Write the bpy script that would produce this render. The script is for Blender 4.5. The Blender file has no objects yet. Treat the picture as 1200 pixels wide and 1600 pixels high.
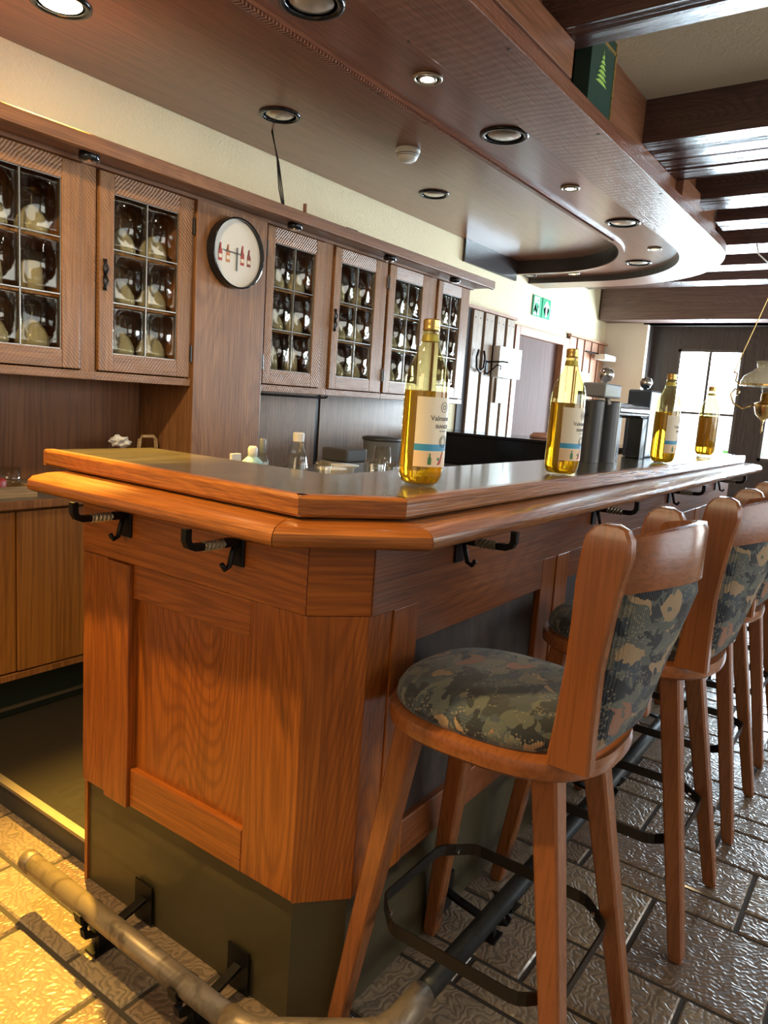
import bpy, bmesh, math, random
from mathutils import Vector, Matrix
random.seed(7)
PI = math.pi
scene = bpy.context.scene
COL = scene.collection

# ------------------------------------------------------------------ camera
cam_d = bpy.data.cameras.new('camera')
cam = bpy.data.objects.new('camera', cam_d); COL.objects.link(cam)
cam_d.sensor_fit = 'HORIZONTAL'; cam_d.sensor_width = 36.0
cam_d.lens = 1150.58 / 1200 * 36.0
cam_d.clip_start = 0.05
ya, pi_, ro = math.radians(35.059), math.radians(-8.759), math.radians(3.9116)
fwd = Vector((math.cos(pi_)*math.cos(ya), math.cos(pi_)*math.sin(ya), math.sin(pi_)))
rgt = fwd.cross(Vector((0, 0, 1))).normalized(); upv = rgt.cross(fwd)
r2 = rgt*math.cos(ro) + upv*math.sin(ro); u2 = -rgt*math.sin(ro) + upv*math.cos(ro)
m = Matrix((r2, u2, -fwd)).transposed().to_4x4(); m.translation = (0, 0, 1.305)
cam.matrix_world = m
scene.camera = cam

# ------------------------------------------------------------------ view, sky, daylight
scene.view_settings.view_transform = 'Standard'
scene.view_settings.look = 'None'
scene.view_settings.gamma = 1.0
scene.view_settings.exposure = 0.5
try: scene.view_settings.use_curve_mapping = False
except Exception: pass
scene.cycles.transparent_max_bounces = 32
w = bpy.data.worlds.new('sky'); scene.world = w; w.use_nodes = True
bg = w.node_tree.nodes['Background']
bg.inputs[0].default_value = (0.86, 0.94, 1.0, 1); bg.inputs[1].default_value = 3.0

def area(name, loc, target, sx, sy, power, color):
    d = bpy.data.lights.new(name, 'AREA'); d.shape = 'RECTANGLE'; d.size = sx; d.size_y = sy
    d.energy = power; d.color = color
    o = bpy.data.objects.new(name, d); COL.objects.link(o); o.location = loc
    o.rotation_euler = (Vector(target) - Vector(loc)).to_track_quat('-Z', 'Y').to_euler()
    return o
# daylight coming in through the far windows and through the windows of the right wall
area('window_daylight', (8.75, 1.86, 1.5), (0, 1.6, 1.0), 0.75, 1.15, 240, (0.70, 0.86, 1.0))
area('window_daylight', (8.75, 0.35, 1.5), (3, 0.6, 0.8), 1.4, 1.15, 270, (0.70, 0.86, 1.0))
area('window_daylight', (5.6, -3.15, 1.65), (4.6, 1.5, 1.3), 2.6, 1.3, 38, (1.0, 0.95, 0.85))
area('window_daylight', (2.0, -3.15, 1.65), (2.4, 2.5, 1.2), 2.6, 1.3, 7, (0.95, 0.95, 0.92))
area('added_room_fill', (-1.7, 0.9, 2.2), (1.3, 1.6, 1.2), 1.4, 1.4, 20, (1.0, 0.72, 0.42))  # added warm fill from out of view, no actual lamp there

def spot(name, loc, target, power, color, ang, blend=0.6, r=0.05):
    d = bpy.data.lights.new(name, 'SPOT'); d.energy = power; d.color = color
    d.spot_size = math.radians(ang); d.spot_blend = blend; d.shadow_soft_size = r
    o = bpy.data.objects.new(name, d); COL.objects.link(o); o.location = loc
    o.rotation_euler = (Vector(target) - Vector(loc)).to_track_quat('-Z', 'Y').to_euler()
    return o

# ------------------------------------------------------------------ mesh helpers
def box(bm, x0, x1, y0, y1, z0, z1):
    v = [bm.verts.new(p) for p in ((x0,y0,z0),(x1,y0,z0),(x1,y1,z0),(x0,y1,z0),(x0,y0,z1),(x1,y0,z1),(x1,y1,z1),(x0,y1,z1))]
    for f in ((3,2,1,0),(4,5,6,7),(0,1,5,4),(1,2,6,5),(2,3,7,6),(3,0,4,7)): bm.faces.new([v[i] for i in f])
    return v
def BX(*a):
    bm = bmesh.new()
    if a and isinstance(a[0], (int, float)): box(bm, *a)
    else:
        for q in a: box(bm, *q)
    return bm
def prism(bm, pts, z0, z1):
    """vertical extrusion of a plan outline"""
    n = len(pts)
    a = [bm.verts.new((p[0], p[1], z0)) for p in pts]; b = [bm.verts.new((p[0], p[1], z1)) for p in pts]
    fs = [bm.faces.new(a[::-1]), bm.faces.new(b)]
    for i in range(n): bm.faces.new((a[i], a[(i+1) % n], b[(i+1) % n], b[i]))
    if n > 4: bmesh.ops.triangulate(bm, faces=fs)
    return bm
def strip(bm, A, B, z0, z1):
    """solid between two plan polylines of equal length"""
    n = len(A); R = []
    for i in range(n):
        R.append([bm.verts.new((A[i][0], A[i][1], z0)), bm.verts.new((B[i][0], B[i][1], z0)),
                  bm.verts.new((B[i][0], B[i][1], z1)), bm.verts.new((A[i][0], A[i][1], z1))])
    for i in range(n-1):
        for k in range(4): bm.faces.new((R[i][k], R[i][(k+1) % 4], R[i+1][(k+1) % 4], R[i+1][k]))
    bm.faces.new(R[0][::-1]); bm.faces.new(R[-1])
    return bm
def extrude_dir(bm, pts3, d):
    """extrude a planar outline of 3-D points along vector d"""
    d = Vector(d); a = [bm.verts.new(p) for p in pts3]; b = [bm.verts.new(Vector(p)+d) for p in pts3]; n = len(a)
    fs = [bm.faces.new(a), bm.faces.new(b[::-1])]
    for i in range(n): bm.faces.new((a[i], b[i], b[(i+1) % n], a[(i+1) % n]))
    if n > 4: bmesh.ops.triangulate(bm, faces=fs)
    return bm
def lathe(bm, prof, seg=24, c=(0, 0, 0), axis='z', fn=None):
    rings = []
    for r, z in prof:
        ring = []
        for i in range(seg):
            a = 2*PI*i/seg; rr = r*(fn(a, z) if fn else 1)
            p = (rr*math.cos(a), rr*math.sin(a), z)
            if axis == 'y': p = (p[0], p[2], p[1])
            if axis == 'x': p = (p[2], p[0], p[1])
            ring.append(bm.verts.new((p[0]+c[0], p[1]+c[1], p[2]+c[2])))
        rings.append(ring)
    for a, b in zip(rings, rings[1:]):
        for i in range(seg): bm.faces.new((a[i], a[(i+1) % seg], b[(i+1) % seg], b[i]))
    bm.faces.new(rings[0][::-1]); bm.faces.new(rings[-1])
    return bm
def tube(bm, path, r, seg=10, closed=False, flat=None):
    """round tube along a path; flat=(w,h) gives a rectangular bar instead"""
    P = [Vector(p) for p in path]; n = len(P); rings = []
    rr = r if isinstance(r, (list, tuple)) else [r]*n
    prev = None
    for i in range(n):
        a = P[(i-1) % n] if (closed or i > 0) else P[i]; b = P[(i+1) % n] if (closed or i < n-1) else P[i]
        t = (b-a).normalized()
        ref = Vector((0, 0, 1)) if abs(t.z) < 0.95 else Vector((1, 0, 0))
        s = t.cross(ref).normalized()
        if flat is None and prev is not None:
            s = (prev - t*prev.dot(t)).normalized()
        prev = s; u = s.cross(t)
        if flat:
            ww, hh = flat
            pts = [s*x*ww/2 + u*y*hh/2 for x, y in ((-1,-1),(1,-1),(1,1),(-1,1))]
        else:
            pts = [(s*math.cos(2*PI*k/seg) + u*math.sin(2*PI*k/seg))*rr[i] for k in range(seg)]
        rings.append([bm.verts.new(P[i]+q) for q in pts])
    k = len(rings[0])
    for i in range(n if closed else n-1):
        A, B = rings[i], rings[(i+1) % n]
        for j in range(k): bm.faces.new((A[j], A[(j+1) % k], B[(j+1) % k], B[j]))
    if not closed: bm.faces.new(rings[0][::-1]); bm.faces.new(rings[-1])
    return bm
def sweep(bm, plan, prof):
    """mitred sweep of profile [(offset to the left of travel, z)] along an open plan polyline"""
    n = len(plan); V2 = [Vector(p) for p in plan]; rings = []
    for i in range(n):
        d1 = (V2[i]-V2[i-1]).normalized() if i > 0 else None
        d2 = (V2[i+1]-V2[i]).normalized() if i < n-1 else None
        if d1 is None: d1 = d2
        if d2 is None: d2 = d1
        n1 = Vector((-d1.y, d1.x)); n2 = Vector((-d2.y, d2.x))
        mm = (n1+n2); mm = mm / mm.dot(n1) if mm.length > 1e-6 else n1
        rings.append([bm.verts.new((V2[i].x+mm.x*o, V2[i].y+mm.y*o, z)) for o, z in prof])
    k = len(prof)
    for A, B in zip(rings, rings[1:]):
        for j in range(k): bm.faces.new((A[j], A[(j+1) % k], B[(j+1) % k], B[j]))
    bm.faces.new(rings[0][::-1]); bm.faces.new(rings[-1])
    return bm
def superell(a, b, n=2.8, seg=40, c=(0, 0)):
    out = []
    for i in range(seg):
        t = 2*PI*i/seg; ct, st = math.cos(t), math.sin(t)
        out.append((c[0]+a*math.copysign(abs(ct)**(2/n), ct), c[1]+b*math.copysign(abs(st)**(2/n), st)))
    return out

ORG = {}
def link(name, bm, mat, loc, parent, smooth, bevel, autos):
    for v in bm.verts: v.co -= Vector(loc)
    bmesh.ops.recalc_face_normals(bm, faces=bm.faces)
    me = bpy.data.meshes.new(name); bm.to_mesh(me); bm.free()
    mats = mat if isinstance(mat, (list, tuple)) else [mat]
    for x in mats: me.materials.append(x)
    o = bpy.data.objects.new(name, me); COL.objects.link(o)
    if smooth: me.polygons.foreach_set('use_smooth', [True]*len(me.polygons))
    if autos:
        me.polygons.foreach_set('use_smooth', [True]*len(me.polygons))
        for e in me.edges: pass
        md = o.modifiers.new('edges', 'EDGE_SPLIT'); md.split_angle = math.radians(35)
    if bevel:
        md = o.modifiers.new('bevel', 'BEVEL'); md.width = bevel; md.segments = 2; md.limit_method = 'ANGLE'
        md.angle_limit = math.radians(40)
    return o
def tag(o, label=None, cat=None, group=None, kind=None):
    if label: o['label'] = label
    if cat: o['category'] = cat
    if group: o['group'] = group
    if kind: o['kind'] = kind
    return o
def thing(name, label, cat, loc=(0, 0, 0), group=None):
    o = bpy.data.objects.new(name, None); COL.objects.link(o); o.location = loc; o.empty_display_size = 0.05
    ORG[o.name] = Vector(loc); return tag(o, label, cat, group)
def part(name, bm, mat, parent, smooth=False, bevel=0, autos=False, label=None):
    loc = ORG[parent.name]
    o = link(name, bm, mat, loc, parent, smooth, bevel, autos)
    o.parent = parent; ORG[o.name] = loc
    if label: o['label'] = label
    return o
def solo(name, bm, mat, label, cat, loc, group=None, smooth=False, bevel=0, autos=False):
    o = link(name, bm, mat, loc, None, smooth, bevel, autos); o.location = loc
    ORG[o.name] = Vector(loc); return tag(o, label, cat, group)
def struct(name, bm, mat, bevel=0):
    o = link(name, bm, mat, (0, 0, 0), None, False, bevel, False); o['kind'] = 'structure'; ORG[o.name] = Vector((0,0,0)); return o
def copy_tree(o, loc=None, rz=0, label=None, parent=None):
    c = o.copy(); COL.objects.link(c)
    if parent is not None: c.parent = parent
    for ch in list(o.children): copy_tree(ch, parent=c)
    if loc is not None: c.location = loc; c.rotation_euler = (0, 0, rz)
    if label: c['label'] = label
    return c
def text_bm(body, size, extrude=0.0004, align='CENTER', spacing=1.0):
    cu = bpy.data.curves.new('lettering', 'FONT'); cu.body = body; cu.size = size; cu.extrude = extrude
    cu.align_x = align; cu.resolution_u = 3; cu.space_character = spacing
    to = bpy.data.objects.new('lettering', cu); COL.objects.link(to)
    dg = bpy.context.evaluated_depsgraph_get(); me = bpy.data.meshes.new_from_object(to.evaluated_get(dg))
    bm = bmesh.new(); bm.from_mesh(me)
    bpy.data.objects.remove(to); bpy.data.meshes.remove(me)
    return bm

# ------------------------------------------------------------------ materials
def newmat(name):
    mt = bpy.data.materials.new(name); mt.use_nodes = True
    nt = mt.node_tree; return mt, nt, nt.nodes['Principled BSDF']
def setp(p, **k):
    mp = dict(base='Base Color', rough='Roughness', metal='Metallic', spec='Specular IOR Level', trans='Transmission Weight',
              ior='IOR', coat='Coat Weight', coatr='Coat Roughness', emis='Emission Color', emist='Emission Strength', sub='Subsurface Weight', alpha='Alpha', sheen='Sheen Weight')
    for a, v in k.items():
        if isinstance(v, tuple) and len(v) == 3: v = v + (1,)
        p.inputs[mp[a]].default_value = v
def ramp(nt, stops, interp='LINEAR'):
    r = nt.nodes.new('ShaderNodeValToRGB'); cr = r.color_ramp; cr.interpolation = interp
    while len(cr.elements) < len(stops): cr.elements.new(0.5)
    for e, (pos, c) in zip(cr.elements, stops): e.position = pos; e.color = (c[0], c[1], c[2], 1)
    return r
YAW = [0.0]
def coords(nt, scale, rot=(0, 0, 0)):
    tc = nt.nodes.new('ShaderNodeTexCoord'); mp = nt.nodes.new('ShaderNodeMapping'); out = tc.outputs['Object']
    if YAW[0]:
        m0 = nt.nodes.new('ShaderNodeMapping'); m0.inputs['Rotation'].default_value = (0, 0, YAW[0]); nt.links.new(out, m0.inputs[0]); out = m0.outputs[0]
    nt.links.new(out, mp.inputs[0]); mp.inputs['Scale'].default_value = scale; mp.inputs['Rotation'].default_value = rot
    return mp
def noise(nt, vec, scale=5, detail=5, dist=0.0, rough=0.55):
    n = nt.nodes.new('ShaderNodeTexNoise'); n.inputs['Scale'].default_value = scale; n.inputs['Detail'].default_value = detail
    n.inputs['Distortion'].default_value = dist; n.inputs['Roughness'].default_value = rough
    nt.links.new(vec.outputs[0], n.inputs['Vector']); return n
def bump(nt, h, strength, dist, p, chain=None):
    b = nt.nodes.new('ShaderNodeBump'); b.inputs['Strength'].default_value = strength; b.inputs['Distance'].default_value = dist
    nt.links.new(h, b.inputs['Height'])
    if chain: nt.links.new(chain.outputs[0], b.inputs['Normal'])
    nt.links.new(b.outputs[0], p.inputs['Normal']); return b
def mix(nt, a, b, fac, mode='MIX'):
    mx = nt.nodes.new('ShaderNodeMix'); mx.data_type = 'RGBA'; mx.blend_type = mode
    for sock, v in ((0, fac), (6, a), (7, b)):
        if hasattr(v, 'is_output'): nt.links.new(v, mx.inputs[sock])
        elif isinstance(v, tuple): mx.inputs[sock].default_value = v + (1,) if len(v) == 3 else v
        else: mx.inputs[sock].default_value = v
    return mx.outputs[2]

def plain(name, base, rough=0.5, metal=0, **k):
    mt, nt, p = newmat(name); setp(p, base=base, rough=rough, metal=metal, **k)
    mp = coords(nt, (1, 1, 1)); n = noise(nt, mp, 40, 4)
    r = nt.nodes.new('ShaderNodeMapRange'); r.inputs['To Min'].default_value = max(0.02, rough-0.06); r.inputs['To Max'].default_value = min(1, rough+0.08)
    nt.links.new(n.outputs[0], r.inputs['Value']); nt.links.new(r.outputs[0], p.inputs['Roughness'])
    return mt
def wood(name, c1, c2, axis='z', rough=0.35, coat=0.3, scale=1.0, bmp=0.2, cath=0.45, dark=0.55, saw=0, sawrot=0.6, sawscale=27):
    mt, nt, p = newmat(name); setp(p, rough=rough, coat=coat, coatr=0.18)
    lo, hi = 0.5*scale, 16.0*scale
    s = {'x': (lo, hi, hi), 'y': (hi, lo, hi), 'z': (hi, hi, lo)}[axis]
    mp = coords(nt, s); n1 = noise(nt, mp, 2.0, 5, 0.8)
    sf = {'x': (2.5*scale, 90*scale, 90*scale), 'y': (90*scale, 2.5*scale, 90*scale), 'z': (90*scale, 90*scale, 2.5*scale)}[axis]
    mp2 = coords(nt, sf); n2 = noise(nt, mp2, 2.0, 3, 0.2)
    lw = {'x': (0.13, 1, 1), 'y': (1, 0.13, 1), 'z': (1, 1, 0.13)}[axis]
    mp3 = coords(nt, lw); wv = nt.nodes.new('ShaderNodeTexNoise'); wv.inputs['Scale'].default_value = 3.2*scale; wv.inputs['Detail'].default_value = 1.2
    nt.links.new(mp3.outputs[0], wv.inputs['Vector'])
    mul = nt.nodes.new('ShaderNodeMath'); mul.operation = 'MULTIPLY'; mul.inputs[1].default_value = 400
    nt.links.new(wv.outputs[0], mul.inputs[0])
    sn = nt.nodes.new('ShaderNodeMath'); sn.operation = 'SINE'; nt.links.new(mul.outputs[0], sn.inputs[0])
    rg = ramp(nt, [(0.45, (0.0,)*3), (1.0, (1.0,)*3)])
    ma = nt.nodes.new('ShaderNodeMapRange'); ma.inputs['From Min'].default_value = -1; nt.links.new(sn.outputs[0], ma.inputs['Value'])
    nt.links.new(ma.outputs[0], rg.inputs[0])
    base = ramp(nt, [(0.3, c2), (0.68, c1)]); nt.links.new(n1.outputs[0], base.inputs[0])
    dk = tuple(x*dark for x in c2)
    f1 = nt.nodes.new('ShaderNodeMath'); f1.operation = 'MULTIPLY'; f1.inputs[1].default_value = cath; nt.links.new(rg.outputs[0], f1.inputs[0])
    c = mix(nt, base.outputs[0], dk, f1.outputs[0])
    r2_ = ramp(nt, [(0.40, (1.0,)*3), (0.52, (0.0,)*3)]); nt.links.new(n2.outputs[0], r2_.inputs[0])
    f2 = nt.nodes.new('ShaderNodeMath'); f2.operation = 'MULTIPLY'; f2.inputs[1].default_value = 0.55; nt.links.new(r2_.outputs[0], f2.inputs[0])
    c = mix(nt, c, dk, f2.outputs[0]); nt.links.new(c, p.inputs['Base Color'])
    b = bump(nt, n2.outputs[0], bmp, 0.004, p)
    if saw:
        m4 = coords(nt, (1, 1, 1), (0, sawrot, 0)) if axis != 'y' else coords(nt, (1, 1, 1), (0, 0, sawrot))
        wt = nt.nodes.new('ShaderNodeTexWave'); wt.inputs['Scale'].default_value = sawscale; wt.inputs['Distortion'].default_value = 5.0
        wt.inputs['Detail'].default_value = 2; wt.inputs['Detail Scale'].default_value = 0.6; nt.links.new(m4.outputs[0], wt.inputs[0])
        bump(nt, wt.outputs['Fac'], saw, 0.004, p, b)
        rs = ramp(nt, [(0.0, (0.0,)*3), (0.5, (1.0,)*3)]); nt.links.new(wt.outputs['Fac'], rs.inputs[0])
        f3 = nt.nodes.new('ShaderNodeMath'); f3.operation = 'MULTIPLY'; f3.inputs[1].default_value = 0.25
        iv = nt.nodes.new('ShaderNodeMath'); iv.operation = 'SUBTRACT'; iv.inputs[0].default_value = 1; nt.links.new(rs.outputs[0], iv.inputs[1]); nt.links.new(iv.outputs[0], f3.inputs[0])
        nt.links.new(mix(nt, c, dk, f3.outputs[0]), p.inputs['Base Color'])
    return mt
def plaster(name, c, s=60, st=0.35):
    mt, nt, p = newmat(name); setp(p, base=c, rough=0.85)
    mp = coords(nt, (1, 1, 1)); n = noise(nt, mp, s, 5, 0.6); n2 = noise(nt, mp, 1.3, 3)
    r = ramp(nt, [(0.3, tuple(x*0.93 for x in c)), (0.7, c)]); nt.links.new(n2.outputs[0], r.inputs[0]); nt.links.new(r.outputs[0], p.inputs['Base Color'])
    bump(nt, n.outputs[0], st, 0.012, p); return mt
def thin(name, tint, refl=0.12, fr=1.45, rough=0.03):
    mt = bpy.data.materials.new(name); mt.use_nodes = True; nt = mt.node_tree; nt.nodes.clear()
    out = nt.nodes.new('ShaderNodeOutputMaterial'); mx = nt.nodes.new('ShaderNodeMixShader')
    tr = nt.nodes.new('ShaderNodeBsdfTransparent'); tr.inputs[0].default_value = tint + (1,)
    gl = nt.nodes.new('ShaderNodeBsdfGlossy'); gl.inputs['Roughness'].default_value = rough
    tc = nt.nodes.new('ShaderNodeTexCoord'); nz = nt.nodes.new('ShaderNodeTexNoise'); nz.inputs['Scale'].default_value = 30; nt.links.new(tc.outputs['Object'], nz.inputs['Vector'])
    bp = nt.nodes.new('ShaderNodeBump'); bp.inputs['Strength'].default_value = 0.08; bp.inputs['Distance'].default_value = 0.004; nt.links.new(nz.outputs[0], bp.inputs['Height'])
    nt.links.new(bp.outputs[0], gl.inputs['Normal'])
    lw = nt.nodes.new('ShaderNodeLayerWeight'); lw.inputs[0].default_value = 0.5; pw = nt.nodes.new('ShaderNodeMath'); pw.operation = 'POWER'; pw.inputs[1].default_value = 4.0; nt.links.new(lw.outputs['Facing'], pw.inputs[0])
    f = nt.nodes.new('ShaderNodeMath'); f.operation = 'MULTIPLY'; f.inputs[1].default_value = 0.45; nt.links.new(pw.outputs[0], f.inputs[0]); ad = nt.nodes.new('ShaderNodeMath'); ad.operation = 'ADD'; ad.inputs[1].default_value = refl; ad.use_clamp = True
    nt.links.new(f.outputs[0], ad.inputs[0]); nt.links.new(ad.outputs[0], mx.inputs[0]); nt.links.new(tr.outputs[0], mx.inputs[1]); nt.links.new(gl.outputs[0], mx.inputs[2])
    nt.links.new(mx.outputs[0], out.inputs[0]); return mt
def glass(name, c=(1, 1, 1), rough=0.0, ior=1.45):
    mt, nt, p = newmat(name); setp(p, base=c, rough=rough, trans=1.0, ior=ior); return mt

OAK_V = wood('oak_orange_upright', (0.42, 0.118, 0.013), (0.31, 0.078, 0.008), 'z', 0.34, 0.25, 1.0, cath=0.5)
OAK_H = wood('oak_orange_lengthwise', (0.42, 0.118, 0.013), (0.31, 0.078, 0.008), 'y', 0.34, 0.25, 1.0, cath=0.45)
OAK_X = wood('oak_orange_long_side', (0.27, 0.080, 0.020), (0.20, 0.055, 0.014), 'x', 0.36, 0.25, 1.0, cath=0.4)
OAK_RAIL = wood('oak_handrail', (0.40, 0.135, 0.024), (0.25, 0.070, 0.012), 'y', 0.28, 0.4, 1.2, cath=0.25, bmp=0.35)
OAK_RAILX = wood('oak_handrail_long', (0.44, 0.175, 0.05), (0.27, 0.09, 0.022), 'x', 0.26, 0.4, 1.2, cath=0.25, bmp=0.35)
YAW[0] = math.radians(43)
OAK_C = wood('oak_chamfer', (0.42, 0.118, 0.013), (0.31, 0.078, 0.008), 'x', 0.34, 0.25, 1.0, cath=0.45)
OAK_RAILC = wood('oak_handrail_chamfer', (0.40, 0.135, 0.024), (0.25, 0.070, 0.012), 'x', 0.28, 0.4, 1.2, cath=0.25, bmp=0.35)
YAW[0] = 0.0
CAB_V = wood('cabinet_oak_sawn_upright', (0.40, 0.185, 0.065), (0.27, 0.115, 0.036), 'z', 0.45, 0.15, 1.0, cath=0.15, saw=0.4, sawrot=0.75)
CAB_H = wood('cabinet_oak_sawn_lengthwise', (0.40, 0.185, 0.065), (0.27, 0.115, 0.036), 'x', 0.45, 0.15, 1.0, cath=0.15, saw=0.4, sawrot=-0.7)
CAB_P = wood('cabinet_oak_plain', (0.37, 0.165, 0.058), (0.25, 0.10, 0.032), 'z', 0.45, 0.15, 0.8, cath=0.35)
CORN = wood('cornice_oak', (0.30, 0.13, 0.05), (0.19, 0.075, 0.028), 'x', 0.45, 0.2, 1.0, cath=0.2)
NICHE = wood('niche_board', (0.30, 0.125, 0.045), (0.21, 0.08, 0.028), 'z', 0.55, 0.05, 0.5, cath=0.15)
NICHE2 = wood('pale_niche_board', (0.36, 0.21, 0.12), (0.22, 0.115, 0.06), 'z', 0.5, 0.1, 0.8, cath=0.25)
LOWC = wood('base_cabinet_oak', (0.40, 0.17, 0.035), (0.28, 0.105, 0.02), 'z', 0.5, 0.1, 0.5, cath=0.2)
CANO = wood('canopy_board', (0.27, 0.100, 0.052), (0.205, 0.072, 0.036), 'x', 0.28, 0.35, 0.9, cath=0.25, bmp=0.1)
CANR = wood('canopy_sawn_board', (0.28, 0.105, 0.055), (0.20, 0.070, 0.035), 'x', 0.32, 0.3, 0.9, bmp=0.6, cath=0.3, saw=0.08, sawrot=0.5, sawscale=8)
RECESS_SHADE = wood('recess_painted_shade', (0.035, 0.022, 0.020), (0.025, 0.016, 0.015), 'x', 0.35, 0.2)  # shade of the canopy recess put into a near-black wood colour
CANF = wood('canopy_fascia', (0.30, 0.12, 0.055), (0.20, 0.075, 0.034), 'x', 0.4, 0.2, 0.8, cath=0.3)
BEAM = wood('dark_beam', (0.105, 0.045, 0.036), (0.055, 0.022, 0.019), 'y', 0.27, 0.5, 1.4, bmp=1.0, cath=0.5)
BEAMF = wood('far_beam', (0.20, 0.12, 0.10), (0.13, 0.075, 0.06), 'y', 0.5, 0.1, 0.8, bmp=0.4, cath=0.2)
STOOLW = wood('stool_beech', (0.29, 0.095, 0.027), (0.25, 0.078, 0.021), 'z', 0.27, 0.4, 0.7, dark=0.7, cath=0.08, bmp=0.08)
STOOLR = wood('stool_seat_ring_beech', (0.29, 0.095, 0.027), (0.25, 0.078, 0.021), 'x', 0.25, 0.45, 0.7, dark=0.7, cath=0.08, bmp=0.08)
PLANK = wood('wall_plank', (0.50, 0.36, 0.24), (0.36, 0.24, 0.15), 'z', 0.5, 0.1, 1.0, cath=0.2, saw=0.35, sawrot=0.7)
PLANKD = wood('wall_plank_red', (0.50, 0.24, 0.13), (0.36, 0.16, 0.085), 'z', 0.5, 0.1, 1.0, cath=0.2)
DOORW = wood('door_leaf', (0.15, 0.075, 0.06), (0.11, 0.054, 0.043), 'z', 0.8, 0.0, 0.5, cath=0.1)
TRAYW = wood('pale_tray_wood', (0.62, 0.42, 0.22), (0.5, 0.32, 0.15), 'x', 0.6, 0, 1.0)
def slab_mat():
    mt, nt, p = newmat('dark_green_stained_top'); setp(p, rough=0.2, coat=0.6, coatr=0.12)
    mp = coords(nt, (1.4, 14, 14)); n = noise(nt, mp, 3, 6, 0.6)
    r = ramp(nt, [(0.32, (0.042, 0.036, 0.022)), (0.55, (0.085, 0.072, 0.045)), (0.75, (0.15, 0.12, 0.075))]); nt.links.new(n.outputs[0], r.inputs[0])
    nt.links.new(r.outputs[0], p.inputs['Base Color'])
    m2 = coords(nt, (8, 60, 60)); n2 = noise(nt, m2, 2, 4, 0.5); bump(nt, n2.outputs[0], 0.35, 0.003, p); return mt
SLAB = slab_mat()
IRON = plain('black_wrought_iron', (0.018, 0.016, 0.015), 0.38, 0.7)
IRONW = plain('worn_twisted_iron', (0.32, 0.27, 0.2), 0.35, 0.7)
STEELB = plain('dark_steel_strap', (0.05, 0.045, 0.04), 0.33, 0.85)
def pipe_mat(name, c1, c2):
    mt, nt, p = newmat(name); setp(p, rough=0.42, metal=0.45)
    mp = coords(nt, (1, 1, 1)); n = noise(nt, mp, 14, 6, 1.0)
    r = ramp(nt, [(0.35, c2), (0.5, c1)]); nt.links.new(n.outputs[0], r.inputs[0]); nt.links.new(r.outputs[0], p.inputs['Base Color'])
    bump(nt, n.outputs[0], 0.1, 0.003, p); return mt
PIPEW = pipe_mat('worn_foot_rail', (0.27, 0.21, 0.145), (0.13, 0.095, 0.06))
PIPEB = pipe_mat('black_foot_rail', (0.035, 0.04, 0.045), (0.02, 0.022, 0.025))
CHROME = plain('chrome', (0.75, 0.76, 0.78), 0.12, 1.0)
BRASS = plain('brass', (0.65, 0.45, 0.18), 0.25, 1.0)
GOLD = plain('gold_cap', (0.78, 0.50, 0.16), 0.28, 0.9)
LEAD = plain('lead_came', (0.30, 0.29, 0.27), 0.3, 0.8)
BLACK = plain('black_plastic', (0.012, 0.012, 0.014), 0.3)
BLACKG = plain('black_gloss', (0.010, 0.012, 0.016), 0.12)
KICK = plain('kick_board', (0.062, 0.048, 0.020), 0.45, coat=0.2)
KICKD = plain('kick_board_dark', (0.03, 0.032, 0.035), 0.4)
WHITE = plain('white_plastic', (0.78, 0.76, 0.70), 0.45)
CREAM = plain('cream_paper', (0.82, 0.72, 0.54), 0.5)
GREENS = plain('sign_green', (0.0, 0.33, 0.14), 0.5)
SIGNW = plain('sign_white', (0.85, 0.88, 0.84), 0.5)
RED = plain('red_paint', (0.45, 0.05, 0.03), 0.5)
GREY = plain('grey_plastic', (0.25, 0.25, 0.25), 0.5)
DARKGREY = plain('dark_grey_plastic', (0.06, 0.06, 0.06), 0.4)
BLUE = plain('pale_blue_plastic', (0.30, 0.52, 0.60), 0.4)
SEA = plain('sea_blue', (0.05, 0.30, 0.50), 0.5)
SAND = plain('sand_print', (0.85, 0.60, 0.36), 0.5)
BOXG = plain('box_dark_green', (0.012, 0.05, 0.035), 0.4)
LIME = plain('print_lime', (0.35, 0.60, 0.10), 0.5)
GREENB = plain('print_green', (0.05, 0.20, 0.06), 0.5)
TEXTD = plain('print_ink', (0.10, 0.09, 0.08), 0.6)
TISSUE = plain('tissue', (0.85, 0.82, 0.76), 0.9)
MAT = plain('rubber_floor_dark', (0.022, 0.018, 0.014), 0.35)
METALS = plain('worn_aluminium', (0.42, 0.36, 0.28), 0.42, 0.8)
TOEK = plain('toe_kick_green', (0.02, 0.035, 0.03), 0.5)
CREAMW = plaster('cream_plaster', (0.84, 0.74, 0.50), 70, 0.5)
WALLP = plaster('pale_wall_plaster', (0.78, 0.70, 0.58), 50, 0.15)
CEILP = plaster('ceiling_plaster', (0.58, 0.50, 0.36), 55, 0.4)
GLASS = thin('clear_glass', (0.97, 0.98, 0.97), 0.05); TUMBL = thin('drinking_glass', (0.93, 0.93, 0.90), 0.10)
BOWL = glass('cloudy_goblet_glass', (0.90, 0.88, 0.80), 0.12, 1.3); BOWL.node_tree.nodes['Principled BSDF'].inputs['Transmission Weight'].default_value = 0.72
PANE = thin('leaded_pane', (0.95, 0.92, 0.80), 0.03, 1.4, 0.05)
PET = thin('tinted_bottle_plastic', (0.96, 0.93, 0.74), 0.06)
WINE = glass('golden_drink', (1.0, 0.63, 0.035), 0.0, 1.33); WINE.node_tree.nodes['Principled BSDF'].inputs['Transmission Weight'].default_value = 0.82
OPAL = plain('milk_glass', (0.92, 0.86, 0.68), 0.25, sub=0.0, trans=0.35)
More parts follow.
